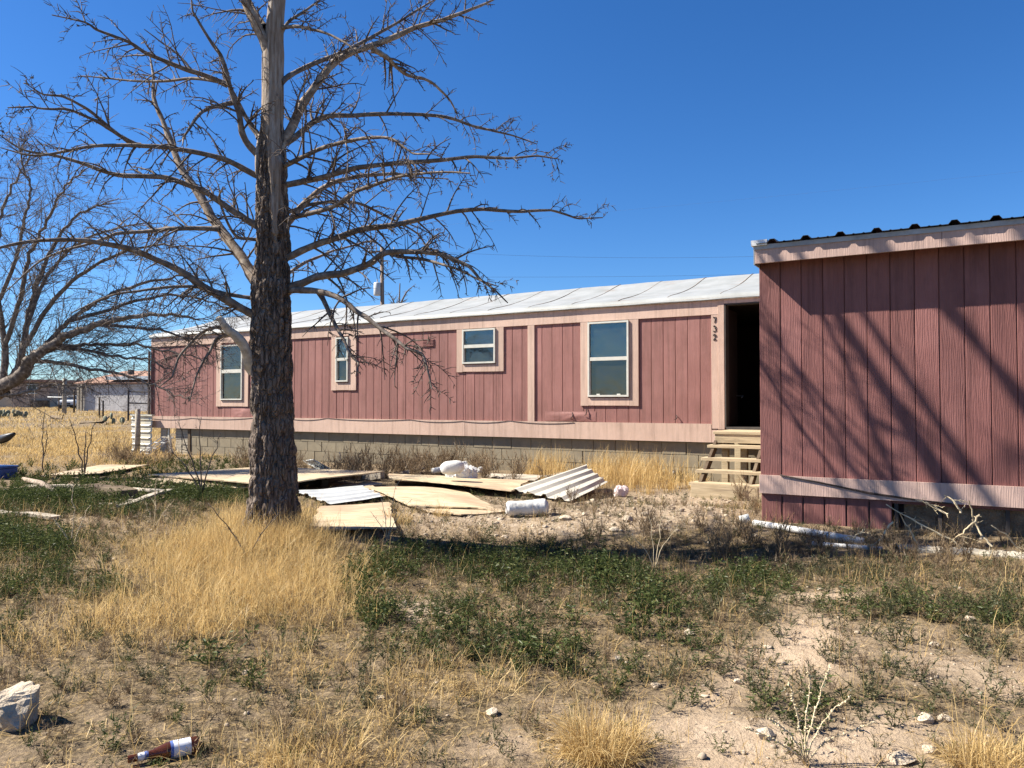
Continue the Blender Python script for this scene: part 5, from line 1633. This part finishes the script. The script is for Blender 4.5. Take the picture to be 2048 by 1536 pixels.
# cactus paddles
for px, Y, k in ((228, 38, 0), (18, 50, 1), (8, 50, 2)):
    cc_ = empty('prickly_pear', far(px, Y)); tag(cc_, ['grey-green prickly pear in the golden field near the gate', 'pale prickly pear clump at far left', 'prickly pear clump cut by the left edge'][k], 'cactus')
    g4 = random.Random(k)
    for i in range(6 if k == 0 else 12):
        o = blob('pad', Vector((g4.uniform(-.5, .5) * (1 + k * .8), g4.uniform(-.3, .3), g4.uniform(.05, .45))), (.13, .05, .15), M['cactus'], None, None, i, .06, 12, rot=g4.uniform(0, 3), parent=cc_, tilt=g4.uniform(-.5, .5))
# far-off low scrub that reads as one mass
# utility pole and wires
PY_ = 54.0
pb = far(766, PY_); pole = empty('utility_pole', pb); tag(pole, 'wooden utility pole with grey transformer behind the roof', 'utility pole')
H = zpx(492, PY_) - pb.z
mb = MB(); mb.tube([(0, 0, -.5), (-.05, 0, H * .5), (-.12, 0, H)], [.17, .15, .12], 10); mb.build('pole', M['pole'], pole, True)
mb = MB(); tz = zpx(578, PY_) - pb.z; mb.tube([(-.42, -.1, tz - .45), (-.42, -.1, tz - .4), (-.42, -.1, tz + .4), (-.42, -.1, tz + .46)], [.22, .25, .25, .2], 14); tf = mb.build('transformer', M['grey_can'], pole, True)
mb = MB(); mb.tube([(-.42, -.1, tz + .46), (-.42, -.1, tz + .7)], .04, 6); mb.build('bushing', M['grey_can'], tf)
mb = MB(); mb.bar((-1.1, 0, H - .4), (.9, 0, H - .25), .1, .12); arm = mb.build('crossarm', M['pole'], pole)
for x in (-1.0, -.5, .75):
    mb = MB(); mb.tube([(x, 0, H - .3), (x, 0, H - .02)], .05, 6); mb.build('insulator', M['grey_can'], arm)
def wire(a, b, sagm, label, r=.012):
    r = r * .55
    a = Vector(a); b = Vector(b); mb = MB(); pts = []
    for i in range(21):
        t = i / 20; p = a.lerp(b, t) - a; p.z -= sagm * 4 * t * (1 - t); pts.append(p)
    mb.tube(pts, r, 5); o = mb.build('overhead_wire', M['cable'], None, True); o.location = a; tag(o, label, 'wire', 'overhead wires')
top = Vector((pb.x, pb.y, pb.z + H - .1))
wire(at_depth(560, 470, 95), at_depth(2300, 316, 44), .5, 'uppermost faint overhead wire crossing the right sky', .005)
wire(top + Vector((.75, 0, -.1)), at_depth(1700, 505, 60), .5, 'overhead wire just above the right end of the white roof', .012)
wire(top + Vector((-.1, 0, -2.0)), at_depth(1700, 543, 60), .2, 'overhead wire hidden low behind the white roof', .012)
wire(at_depth(480, 590, 70), top + Vector((-1.0, 0, -2.2)), .5, 'overhead wire running left from the utility pole', .014)
wire(at_depth(480, 625, 70), top + Vector((-.2, 0, -3.6)), .4, 'lowest overhead wire running left from the utility pole', .014)

# ------------------------------------------------------------------ ground cover
gv = np.random.default_rng(77)

def blocked(x, y, pad=0.0):
    d = x * N.x + y * N.y; s = x * U.x + y * U.y
    b = (d > DS - .03 - pad) & (s > A0 - .05 - pad) & (d < DS + 4.3)
    b |= (d > DT + .02 - pad) & (d < DT + DEPTH + .2) & (s > S0 - .15 - pad)
    b |= (s > sL - .1) & (s < sR) & (d > DT - 1.97) & (d < DT)
    b |= ((x - TO[0]) ** 2 + (y - TO[1]) ** 2) < (.22 + pad * .3) ** 2
    for q in SHEETS:
        q = np.array(q); ins = np.ones_like(x, bool); sg = None
        cx, cy = q.mean(0)
        for i in range(4):
            ax, ay = q[i]; bx, by = q[(i + 1) % 4]
            c = (bx - ax) * (y - ay) - (by - ay) * (x - ax)
            cc0 = (bx - ax) * (cy - ay) - (by - ay) * (cx - ax)
            ins &= (c * np.sign(cc0) > 0)
        b |= ins
    return b

def ribbons(x, y, z, h, w, az, lean, bend, tint, seg=3):
    """grass blades as bent, tapering ribbons (triangles)"""
    n = len(x)
    ca, sa = np.cos(az), np.sin(az)
    face = az + np.pi / 2 + gv.uniform(-.9, .9, n)
    wx, wy = np.cos(face) * w / 2, np.sin(face) * w / 2
    V = np.zeros((n, 2 * seg + 1, 3)); px, py, pz = x.copy(), y.copy(), z - .01
    ang = lean.copy(); sl = h / seg
    for j in range(seg + 1):
        if j < seg:
            k = 1 - .55 * j / seg
            V[:, 2 * j] = np.stack([px - wx * k, py - wy * k, pz], 1)
            V[:, 2 * j + 1] = np.stack([px + wx * k, py + wy * k, pz], 1)
            px = px + np.sin(ang) * ca * sl; py = py + np.sin(ang) * sa * sl; pz = pz + np.cos(ang) * sl
            ang = ang + bend / seg
        else:
            V[:, 2 * seg] = np.stack([px, py, pz], 1)
    F = []
    for j in range(seg - 1):
        F += [(2 * j, 2 * j + 1, 2 * j + 3), (2 * j, 2 * j + 3, 2 * j + 2)]
    F.append((2 * seg - 2, 2 * seg - 1, 2 * seg))
    F = np.array(F)
    Fa = (F[None] + (np.arange(n) * (2 * seg + 1))[:, None, None]).reshape(-1, 3)
    return V.reshape(-1, 3), Fa, np.repeat(tint, 2 * seg + 1)

def join(parts):
    V = []; F = []; T = []; o = 0
    for v, f, t in parts:
        V.append(v); F.append(f + o); T.append(t); o += len(v)
    return np.concatenate(V), np.concatenate(F), np.concatenate(T)

def stuff(name, parts, mat, label, cat):
    V, F, T = join(parts)
    o = link(name, np_mesh(name, V, F, mat, False, {'tint': T}))
    return tag(o, label, cat, kind='stuff')

def cand(n, y0, y1, side=1.2):
    y = np.sqrt(gv.uniform(y0 ** 2, y1 ** 2, n)); x = gv.uniform(-1, 1, n) * (.72 * y + side)
    return x, y

def tufts(cx, cy, nb, rad, hlo, hhi, w, leanm, bendm, tlo=.0, thi=1.0, seg=3):
    n = len(cx) * nb
    r = rad * np.sqrt(gv.random(n)); a = gv.uniform(0, 2 * np.pi, n)
    x = np.repeat(cx, nb) + r * np.cos(a); y = np.repeat(cy, nb) + r * np.sin(a)
    z = ground_z(x, y)
    th = np.repeat(gv.uniform(.6, 1.15, len(cx)), nb); tt = np.repeat(gv.uniform(tlo, thi, len(cx)), nb)
    h = gv.uniform(hlo, hhi, n) * th
    az = a + gv.normal(0, .9, n)
    return ribbons(x, y, z, h, w * gv.uniform(.6, 1.3, n), az, np.abs(gv.normal(0, leanm, n)), gv.normal(bendm, 1.2, n), np.clip(tt * .6 + gv.random(n) * .45, 0, 1), seg)

gold = []
# the golden mound by the tree
x, y = cand(75000, 2.0, 9.0)
g_, gr_, ol_, ba_, gv_ = cover(x, y)
keep = (gv.random(len(x)) < g_ ** 1.4 * .62) & ~blocked(x, y)
gold.append(tufts(x[keep], y[keep], 11, .06, .08, .26, .0028, .75, 1.3, .25, 1.0))
pxm, pym = project(x, y, ground_z(x, y))
keep = (gv.random(len(x)) < .55 * field(pxm, pym, [(545, 1085, 110, 38, 1.0), (450, 1115, 120, 32, .8), (560, 1150, 150, 40, .5), (400, 1200, 130, 40, .35)])) & ~blocked(x, y)
gold.append(tufts(x[keep], y[keep], 7, .06, .18, .40, .0028, .6, 1.2, .3, 1.0))
# thin dry stalks everywhere in the yard
keep = (gv.random(len(x)) < .045 * (1 - ba_ * .85)) & ~blocked(x, y)
gold.append(tufts(x[keep], y[keep], 4, .05, .08, .26, .0026, .5, .6, .1, .9))
# the dry field at the left and along the home
x, y = cand(60000, 8.6, 34.0, 2.0)
pxx, pyy = project(x, y, ground_z(x, y))
sx_ = x * U.x + y * U.y; dd = x * N.x + y * N.y
fieldm = np.clip(1.25 - np.abs(pyy - 872) / 75, 0, 1) * (pxx < 330) * 1.0
fieldm = np.maximum(fieldm, ((pyy < 850) & (pxx < 420)) * .9)
fieldm = np.maximum(fieldm, field(pxx, pyy, [(420, 903, 70, 14, .9), (1255, 940, 70, 26, 1.0), (1090, 945, 40, 16, 1.0), (1180, 955, 60, 12, .6), (1330, 965, 60, 20, .5), (560, 915, 60, 10, .4), (300, 915, 60, 12, .8)]))
fieldm = np.maximum(fieldm, ((pxx < -60) | (pxx > 2150) | (sx_ < S0 - .5)) * .6)
pat = fbm(x * .5 + 3, y * .5 + 8, 3)
keep = (gv.random(len(x)) < fieldm * np.clip(pat * 2.2 - .35, .1, 1) * np.clip(14 / y, .25, .75)) & ~blocked(x, y)
kx, ky = x[keep], y[keep]
near = ky < 18
gold.append(tufts(kx[near], ky[near], 13, .12, .07, .22, .007, .65, 1.1, .0, .95))
gold.append(tufts(kx[~near], ky[~near], 11, .22, .07, .22, .014, .65, 1.0, .05, 1.0))
x, y = cand(9000, 34, 95, 3.0)
keep = ((x / y * FPX + 1024 < 330) | (gv.random(len(x)) < .15)) & ~blocked(x, y)
gold.append(tufts(x[keep], y[keep], 9, .5, .1, .28, .04, .6, .8, .15, 1.0, 2))
# tall straw against the foundation left of the steps
x, y = cand(16000, 9.5, 13.5)
pxx, pyy = project(x, y, ground_z(x, y))
keep = (gv.random(len(x)) < field(pxx, pyy, [(1260, 955, 80, 22, .8), (1095, 945, 38, 15, .9), (1330, 970, 60, 16, .4)])) & ~blocked(x, y)
gold.append(tufts(x[keep], y[keep], 7, .07, .28, .62, .006, .3, .6, .2, 1.0))
stuff('dry_grass', gold, M['gold'], 'golden dry grass covering the yard and the field', 'grass')

# litter of broken straw lying flat
x, y = cand(52000, 2.0, 8.0)
g_, gr_, ol_, ba_, gv_ = cover(x, y)
keep = (gv.random(len(x)) < .62 * (1 - .8 * ba_)) & ~blocked(x, y)
x, y = x[keep], y[keep]; n = len(x)
lit = ribbons(x, y, ground_z(x, y) + .014, gv.uniform(.02, .11, n), gv.uniform(.0016, .0034, n), gv.uniform(0, 6.28, n), gv.uniform(1.1, 1.6, n), gv.normal(.1, .5, n), gv.random(n), 2)
stuff('straw_litter', [lit], M['gold'], 'broken straw scattered flat over the soil', 'straw')

# ---- weed prototypes
def weed_proto(kind, seed):
    bit = kind.startswith('bit'); kind0 = kind; kind = {'bito': 'olive', 'bitb': 'brown', 'bitg': 'green'}.get(kind, kind)
    g = np.random.default_rng(seed)
    V = []; F = []; T = []
    def tri(a, b, c, t):
        o = len(V); V.extend([a, b, c]); F.append((o, o + 1, o + 2)); T.extend([t] * 3)
    def leaf(p, d, L, w, t):
        d = d / (np.linalg.norm(d) + 1e-9); s = np.cross(d, g.normal(0, 1, 3)); s = s / (np.linalg.norm(s) + 1e-9) * w / 2
        m = p + d * L * .45; e = p + d * L + np.array((0, 0, -.12 * L))
        o = len(V); V.extend([p, m + s, e, m - s]); F.append((o, o + 1, o + 2)); F.append((o, o + 2, o + 3)); T.extend([t] * 4)
    def leaf1(p, d, L, w, t):
        d = d / (np.linalg.norm(d) + 1e-9); s = np.cross(d, g.normal(0, 1, 3)); s = s / (np.linalg.norm(s) + 1e-9) * w / 2
        tri(p - s, p + s, p + d * L, t)
    ns = {'green': 10, 'far': 8, 'olive': 9, 'brown': 10}[kind]
    if bit: ns = 6
    for i in range(ns):
        a = g.uniform(0, 6.28); lean = g.uniform(.05, 1.0 if kind != 'brown' else .5)
        H = g.uniform(.5, 1.0)
        d = np.array((math.cos(a) * math.sin(lean), math.sin(a) * math.sin(lean), math.cos(lean)))
        p0 = np.array((math.cos(a), math.sin(a), 0)) * .1 * g.random()
        k = 2 if bit else 5; pts = [p0]
        for j in range(k):
            pts.append(pts[-1] + d * H / k); d = d + g.normal(0, .14, 3) + np.array((0, 0, .06)); d /= np.linalg.norm(d)
        ts = g.uniform(.0, .4) if kind != 'brown' else g.uniform(.1, .6)
        for j in range(k):
            s = np.cross(d, g.normal(0, 1, 3)); s = s / np.linalg.norm(s) * (.012 if kind != 'brown' else .011)
            tri(pts[j] - s, pts[j] + s, pts[j + 1], ts)
        nl = {'green': 11, 'far': 11, 'olive': 13, 'brown': 8}[kind]
        if bit: nl = 6
        for j in range(nl):
            f = g.uniform(.12, 1) * (k - .01); q = int(f); p = pts[q] + (pts[q + 1] - pts[q]) * (f - q)
            ld = g.normal(0, 1, 3); ld[2] = abs(ld[2]) * .7 + .1
            if bit: leaf1(p, ld + d * .6, g.uniform(.12, .38), g.uniform(.03, .06) if kind != 'brown' else .03, float(g.random()))
            elif kind == 'green': leaf(p, ld, g.uniform(.09, .21), g.uniform(.03, .06), float(np.clip(g.normal(.5, .25), 0, 1)))
            elif kind == 'far': leaf1(p, ld, g.uniform(.12, .24), g.uniform(.05, .09), float(np.clip(g.normal(.45, .25), 0, 1)))
            elif kind == 'olive': leaf1(p, ld, g.uniform(.07, .17), g.uniform(.025, .045), float(np.clip(g.normal(.45, .3), 0, 1)))
            else:
                leaf1(p, ld * .7 + d, g.uniform(.16, .4), .016, float(g.random()))
                if g.random() < .7: leaf1(p + ld * .05, ld, g.uniform(.03, .06), .03, float(g.random()))
    return np.array(V), np.array(F), np.array(T)
PROTO = {k: [weed_proto(k, 100 + i + 10 * j) for i in range(6)] for j, k in enumerate(('green', 'olive', 'brown', 'far', 'bito', 'bitb', 'bitg'))}

def scatter(kind, x, y, size, parts, flat=1.0):
    n = len(x); which = gv.integers(0, 6, n)
    z = ground_z(x, y)
    for q in range(6):
        idx = np.where(which == q)[0]
        if not len(idx): continue
        pv, pf, pt = PROTO[kind][q]
        a = gv.uniform(0, 6.28, len(idx)); s = size[idx]
        c, sn = np.cos(a), np.sin(a)
        X = (pv[None, :, 0] * c[:, None] - pv[None, :, 1] * sn[:, None]) * s[:, None] + x[idx][:, None]
        Y = (pv[None, :, 0] * sn[:, None] + pv[None, :, 1] * c[:, None]) * s[:, None] + y[idx][:, None]
        Z = pv[None, :, 2] * (s * flat * gv.uniform(.7, 1.15, len(idx)))[:, None] + z[idx][:, None] - .008
        V = np.stack([X, Y, Z], -1).reshape(-1, 3)
        F = (pf[None] + (np.arange(len(idx)) * len(pv))[:, None, None]).reshape(-1, 3)
        T = np.clip(pt[None] * .75 + gv.uniform(0, .3, len(idx))[:, None], 0, 1).ravel()
        parts.append((V, F, T))

x, y = cand(26000, 2.0, 10.5)
g_, gr_, ol_, ba_, gv_ = cover(x, y)
patch = np.clip((fbm(x * 1.5 + 9, y * 1.5 + 4, 3) - .34) * 4, 0.05, 1)
blk = blocked(x, y, .02)
parts = []
k = (gv.random(len(x)) < np.clip(gr_ * .72 * patch, 0, .55)) & ~blk
scatter('green', x[k], y[k], gv.uniform(.065, .17, k.sum()) * (1 + 1.1 * np.clip(gr_[k] - .45, 0, .6)), parts)
k = (gv.random(len(x)) < .02 * (1 - ba_)) & ~blk
scatter('green', x[k], y[k], gv.uniform(.05, .12, k.sum()), parts, .7)
x2, y2 = cand(7000, 9.0, 17.0)
px2, py2 = project(x2, y2, ground_z(x2, y2))
m2 = field(px2, py2, [(130, 985, 330, 42, 1.0), (400, 975, 140, 42, 1.0), (340, 930, 120, 12, .7), (520, 925, 120, 10, .5)])
k = (gv.random(len(x2)) < m2 * .7) & ~blocked(x2, y2, .02)
scatter('far', x2[k], y2[k], gv.uniform(.09, .22, k.sum()), parts)
k = (gv.random(len(x)) < (.16 * gr_ + .02) * (1 - ba_)) & ~blk
scatter('bitg', x[k], y[k], gv.uniform(.04, .12, k.sum()), parts)
stuff('green_weeds', parts, M['green'], 'dark green leafy weeds spreading over the yard', 'weeds')

parts = []
k = (gv.random(len(x)) < ol_ * .36 * patch * (1 - .7 * ba_)) & ~blk
scatter('olive', x[k], y[k], gv.uniform(.07, .2, k.sum()), parts)
k = (gv.random(len(x)) < .06 * (1 - ba_ * .85)) & ~blk
scatter('olive', x[k], y[k], gv.uniform(.05, .13, k.sum()), parts, .8)
k = (gv.random(len(x)) < .14 * (1 - ba_ * .95)) & ~blk
scatter('bito', x[k], y[k], gv.uniform(.04, .11, k.sum()), parts)
stuff('olive_weeds', parts, M['olive'], 'half-dried olive weeds spreading over the soil', 'weeds')

# brown brush along the foundation and in front of the addition
parts = []
x, y = cand(15000, 5.0, 17.0)
px2, py2 = project(x, y, ground_z(x, y))
m2 = field(px2, py2, [(750, 926, 170, 30, 1.8), (640, 922, 90, 22, 1.5), (900, 945, 60, 14, .4), (1010, 965, 60, 16, .35), (1410, 1085, 170, 32, .8), (1290, 1065, 90, 22, .5), (1600, 1110, 150, 26, .7),
                      (1900, 1125, 170, 30, .9), (1480, 1010, 60, 14, .3), (60, 905, 140, 10, .3), (260, 930, 60, 10, .4), (1180, 1010, 60, 10, .5), (1080, 1022, 50, 8, .4)])
k = (gv.random(len(x)) < m2 * .42) & ~blocked(x, y, .02)
sz = np.where(y[k] > 9, gv.uniform(.3, .62, k.sum()), gv.uniform(.14, .36, k.sum()))
scatter('brown', x[k], y[k], sz, parts)
x, y = cand(14000, 2.0, 9.0)
g_, gr_, ol_, ba_, gv_ = cover(x, y)
k = (gv.random(len(x)) < .11 * (1 - ba_ * .92) * (1 - g_ * .7)) & ~blocked(x, y, .02)
scatter('brown', x[k], y[k], gv.uniform(.05, .17, k.sum()), parts, .8)
x, y = cand(26000, 2.0, 9.5)
g_, gr_, ol_, ba_, gv_ = cover(x, y)
k = (gv.random(len(x)) < .2 * (1 - ba_ * .95)) & ~blocked(x, y, .02)
scatter('bitb', x[k], y[k], gv.uniform(.04, .13, k.sum()), parts)
stuff('brown_brush', parts, M['brownweed'], 'brown dry brush along the foundation and before the addition', 'brush')

# ---- weeds on bare sand that can be told apart: single plants
def proto_mesh(kind, q):
    v, f, t = PROTO[kind][q]
    return np_mesh('weed_plant', v, f, M[{'green': 'green', 'olive': 'olive', 'brown': 'brownweed', 'far': 'green'}[kind]], False, {'tint': t})
PM = {k: [proto_mesh(k, q) for q in range(6)] for k in ('green', 'olive')}
SOLO = [(1470, 1300, .2, 'olive'), (1400, 1330, .18, 'green'), (1545, 1335, .16, 'olive'), (1800, 1300, .2, 'olive'), (1950, 1300, .22, 'olive'), (1720, 1270, .17, 'olive'), (1640, 1425, .2, 'green'), (1790, 1455, .18, 'olive'), (1330, 1350, .16, 'olive'), (1860, 1240, .22, 'green'), (1600, 1205, .18, 'green'), (1990, 1450, .16, 'olive'), (1500, 1220, .22, 'green'), (1420, 1235, .22, 'olive'), (950, 1320, .2, 'green'), (1150, 1250, .24, 'green'), (1680, 1212, .22, 'green'), (1560, 1278, .2, 'olive'), (1440, 1350, .16, 'olive'), (1372, 1290, .17, 'green'), (1500, 1350, .2, 'olive'), (1530, 1405, .2, 'olive'), (1625, 1392, .18, 'olive'), (1562, 1440, .16, 'olive'),
        (1605, 1460, .2, 'green'), (1662, 1325, .13, 'olive'), (1745, 1400, .2, 'olive'), (1905, 1402, .2, 'olive'), (1985, 1395, .18, 'olive'), (1432, 1385, .15, 'olive'), (1385, 1408, .13, 'green'), (1440, 1505, .09, 'green'),
        (1590, 1510, .14, 'green'), (1080, 1330, .22, 'green'), (1840, 1365, .18, 'olive'), (1775, 1335, .16, 'olive'), (1340, 1420, .12, 'olive'), (1725, 1440, .16, 'olive'), (1690, 1318, .14, 'olive'), (1700, 1150, .2, 'olive'),
        (1650, 1258, .14, 'olive'), (1580, 1245, .12, 'olive'), (1250, 1270, .26, 'green'), (1320, 1230, .24, 'green'), (760, 1170, .28, 'green'), (430, 1330, .26, 'green')]
def ordinal_labels(spots, noun, marks):
    n_ = len(spots); taken = [None] * n_
    order = {}
    for mk, mp_ in marks:
        q = G(*mp_); order[mk] = sorted(range(n_), key=lambda i: (G(*spots[i]) - q).length)
    words = ['nearest', 'second nearest', 'third nearest', 'fourth nearest', 'fifth nearest', 'sixth nearest', 'seventh nearest', 'eighth nearest', 'ninth nearest', 'tenth nearest', 'eleventh nearest', 'twelfth nearest']
    for r in range(12):
        for mk, _ in marks:
            i = order[mk][r] if r < n_ else None
            if i is not None and taken[i] is None: taken[i] = '%s, %s to the %s' % (noun, words[r], mk)
    return taken
MARKS = [('rounded straw tussock', (1205, 1505)), ('pale seed-stalk plant', (1610, 1530)), ('long white pipe', (1640, 1066)), ('white roll', (1055, 1016)), ('wooden steps', (1400, 996)),
         ('bottle', (310, 1510)), ('tree trunk', (545, 1050)), ('flat white rock', (1532, 1473)), ('concrete edging', (1950, 1108)), ('low straw tuft in the corner', (1975, 1540)), ('grey tin can', (1490, 1040)), ('boulder', (28, 1446))]
for (o_, lab_) in zip(ROCKS, ordinal_labels([(x, y) for x, y, _ in RK], 'small pale rock', MARKS)):
    if lab_: o_['label'] = lab_
SL = {}
for kd in ('green', 'olive'):
    sp_ = [(a, b) for a, b, _, q in SOLO if q == kd]
    SL.update(zip(sp_, ordinal_labels(sp_, 'single dark green weed plant' if kd == 'green' else 'single olive weed plant', MARKS)))
for i, (px, py, s, kind) in enumerate(SOLO):
    p = G(px, py); o = link('weed_plant', PM[kind][i % 6]); o.location = p; o.scale = (s * 1.15, s * 1.15, s * .8); o.rotation_euler = (0, 0, i * 1.7)
    tag(o, SL[(px, py)] or 'single weed plant growing from the bare sand', 'weed', 'single green weeds' if kind == 'green' else 'single olive weeds on the sand')

# straw tussocks
def tussock(px, py, rad, h, nb, label):
    p = G(px, py); n = nb
    r = rad * .6 * np.sqrt(gv.random(n)); a = gv.uniform(0, 6.28, n)
    h = h * (.55 + .9 * fbm(3 + r * np.cos(a) * 14, 7 + r * np.sin(a) * 14, 2))
    V, F, T = ribbons(r * np.cos(a), r * np.sin(a), np.zeros(n), gv.uniform(.5, 1.1, n) * h, .0026 * gv.uniform(.7, 1.3, n), a + gv.normal(0, 1.1, n), np.abs(gv.normal(.3, .45, n)), gv.normal(1.3, 1.2, n), gv.uniform(.15, 1, n), 4)
    o = link('straw_tussock', np_mesh('straw_tussock', V, F, M['gold'], False, {'tint': T})); o.location = p
    tag(o, label, 'grass tuft')
tussock(1205, 1512, .22, .23, 1300, 'rounded straw-coloured grass tussock at the bottom centre')
tussock(1975, 1540, .2, .16, 900, 'low straw tuft in the bottom right corner')
tussock(800, 1046, .2, .26, 260, 'sparse grass tuft between the square plywood and the warped sheet')
tussock(885, 1032, .16, .2, 160, 'thin straw tuft growing in front of the warped plywood sheet')
tussock(620, 1535, .3, .13, 700, 'spreading straw tuft at the bottom edge beside the bottle')

# pale arching stalk plant, sapling, cut sticks
def stalks(name, px, py, specs, mat, label, cat, r=.004, seeds=False):
    bare = 'sapling' in name or 'weed' in name
    p0 = G(px, py); root = empty(name, p0); tag(root, label, cat)
    for sx, sz, c in specs:
        pts = []
        for i in range(9):
            t = i / 8
            pts.append(Vector((sx * t ** 1.3 + gv.normal(0, .018) * sz * t, .08 * math.sin(sx * 9) * t + gv.normal(0, .02) * sz, sz * (t - c * t * t))))
        mb = MB(); mb.tube(pts, [r * (1 - .6 * i / 8) for i in range(9)], 5)
        st = mb.build('stalk', mat, root, True)
        if bare:
            tw = link('twigs', twig_mesh(np.array([tuple(p) for p in pts]), np.linspace(r, r * .4, 9), gv, 9, .3 * sz, .01, mat, 'twigs', spread=.6, sub=3, thin=.55 if r < .008 else .9, lo=.3), st); tw['kind'] = 'stuff'
        if seeds:
            mb = MB()
            for i in range(46):
                t = gv.uniform(.3, 1); k = min(7, int(t * 8)); q = pts[k].lerp(pts[k + 1], t * 8 - k)
                d = Vector(gv.normal(0, 1, 3)).normalized() * .009
                mb.tube([q, q + d], [.0035, .001], 4)
            mb.build('seed_head', mat, st)['kind'] = 'stuff'
    return root
stalks('dry_stalk_plant', 1610, 1530, [(.03, .34, .05), (-.16, .3, .35), (.2, .3, .3), (-.24, .2, .2), (.12, .36, .1), (-.08, .36, .15), (.28, .2, .35)], M['dry_stick'], 'pale arching seed-stalk plant at the bottom right', 'dry plant', .003, True)
stalks('dry_stalk_plant', 1310, 1145, [(-.05, .5, .1), (.2, .45, .2), (-.2, .4, .2), (.1, .55, .05)], M['dry_stick'], 'pale upright dead stalks in the brown brush left of the can', 'dry plant', .004)
stalks('bare_sapling', 403, 1000, [(-.02, 1.05, .0), (-.28, 1.0, .0), (.22, .95, .1), (-.45, .75, .1)], M['twig'], 'thin dark bare sapling left of the trunk', 'sapling', .011)
stalks('bare_sapling', 168, 950, [(0, .75, 0), (-.2, .95, 0), (.12, .9, 0)], M['twig'], 'thin bare sapling in the golden field', 'sapling', .014)
stalks('bare_sapling', 85, 945, [(0, 1.1, 0), (.06, .8, 0)], M['twig'], 'slender single twig standing in the golden field', 'sapling', .012)
stalks('bare_sapling', 495, 1120, [(-.15, .3, 0), (.25, .4, 0), (-.3, .45, 0)], M['twig'], 'small forked twig standing in the golden grass mound', 'sapling', .006)
stalks('weed_stalk', 775, 1080, [(.1, .55, 0), (-.05, .4, 0), (.2, .4, .1), (-.15, .3, .1)], M['dry_stick'], 'leggy dead weed stalk standing by the square plywood', 'dry plant', .004)
stalks('weed_stalk', 310, 1060, [(.0, .5, 0), (.16, .35, .2), (-.08, .3, .1)], M['dry_stick'], 'pale dead weed stalk among the dark weeds left', 'dry plant', .005, True)
stalks('weed_stalk', 145, 1100, [(.0, .55, 0), (.1, .4, .1), (-.12, .3, .1)], M['dry_stick'], 'pale dead weed stalk at the left in green weeds', 'dry plant', .005, True)
sticks = [((1772, 1010, .35), (1955, 1110, .03)), ((1800, 1030, .3), (1845, 1110, .02)), ((1830, 1000, .4), (1900, 1030, .35)), ((1940, 1000, .4), (1985, 1095, .05)), ((1700, 1105, .02), (1790, 1045, .3)), ((1900, 1085, .03), (1960, 1030, .2)), ((1985, 1050, .2), (2060, 1130, .02)), ((1690, 1075, .1), (1730, 1060, .2)), ((1890, 990, .4), (1925, 1025, .3))]
cs = empty('cut_branches', G(1860, 1108)); tag(cs, 'pale dead branches heaped against the foot of the red addition', 'branches')
for a, b in sticks:
    A_ = G(a[0], 1095 + (a[0] - 1700) * .05); B_ = G(b[0], 1095 + (b[0] - 1700) * .05)
    A_.z = CAM_Z + ray(a[0], a[1]).z / ray(a[0], a[1]).y * A_.y; B_.z = CAM_Z + ray(b[0], b[1]).z / ray(b[0], b[1]).y * B_.y
    A_ -= cs.location; B_ -= cs.location
    mid = (A_ + B_) / 2 + Vector((gv.normal(0, .03), gv.normal(0, .05), gv.normal(0, .03)))
    l_ = smooth_line([np.array(A_), np.array(mid), np.array(B_)], 12) + gv.normal(0, .006, (12, 3))
    st = link('branch', limb_mesh(l_, np.linspace(.004, .010, 12), M['dry_stick'], 'branch', 5, .2), cs)
    tw = link('twigs', twig_mesh(l_, np.linspace(.004, .009, 12), gv, 9, .22, -.01, M['dry_stick'], 'twigs', sub=3, thin=.7), st); tw['kind'] = 'stuff'

# gravel
n = 16000
x, y = cand(n, 2.0, 11.5)
g_, gr_, ol_, ba_, gv_ = cover(x, y)
k = (gv.random(n) < np.clip(.12 + gv_ * .8 + ba_ * .35, 0, 1)) & ~blocked(x, y)
x, y = x[k], y[k]; n = len(x)
ico = np.array([(0, 0, 1), (.89, 0, .45), (.28, .85, .45), (-.72, .53, .45), (-.72, -.53, .45), (.28, -.85, .45), (.72, .53, -.45), (-.28, .85, -.45), (-.89, 0, -.45), (-.28, -.85, -.45), (.72, -.53, -.45), (0, 0, -1)])
icf = np.array([(0, 1, 2), (0, 2, 3), (0, 3, 4), (0, 4, 5), (0, 5, 1), (1, 6, 2), (2, 7, 3), (3, 8, 4), (4, 9, 5), (5, 10, 1), (6, 7, 2), (7, 8, 3), (8, 9, 4), (9, 10, 5), (10, 6, 1)])
sz = np.exp(gv.normal(-5.15, .55, n))
sz = np.minimum(sz, .03) * np.where(y > 7, 1.5, 1.0)
V = ico[None] * gv.uniform(.6, 1.25, (n, 12, 1)) * sz[:, None, None] * np.array([1.2, 1.0, .65])
V[:, :, 0] += x[:, None]; V[:, :, 1] += y[:, None]; V[:, :, 2] += (ground_z(x, y) + sz * .25)[:, None]
F = (icf[None] + (np.arange(n) * 12)[:, None, None]).reshape(-1, 3)
o = link('gravel', np_mesh('gravel', V.reshape(-1, 3), F, M['pebble'])); tag(o, 'pale gravel and pebbles scattered on the soil', 'gravel', kind='stuff')
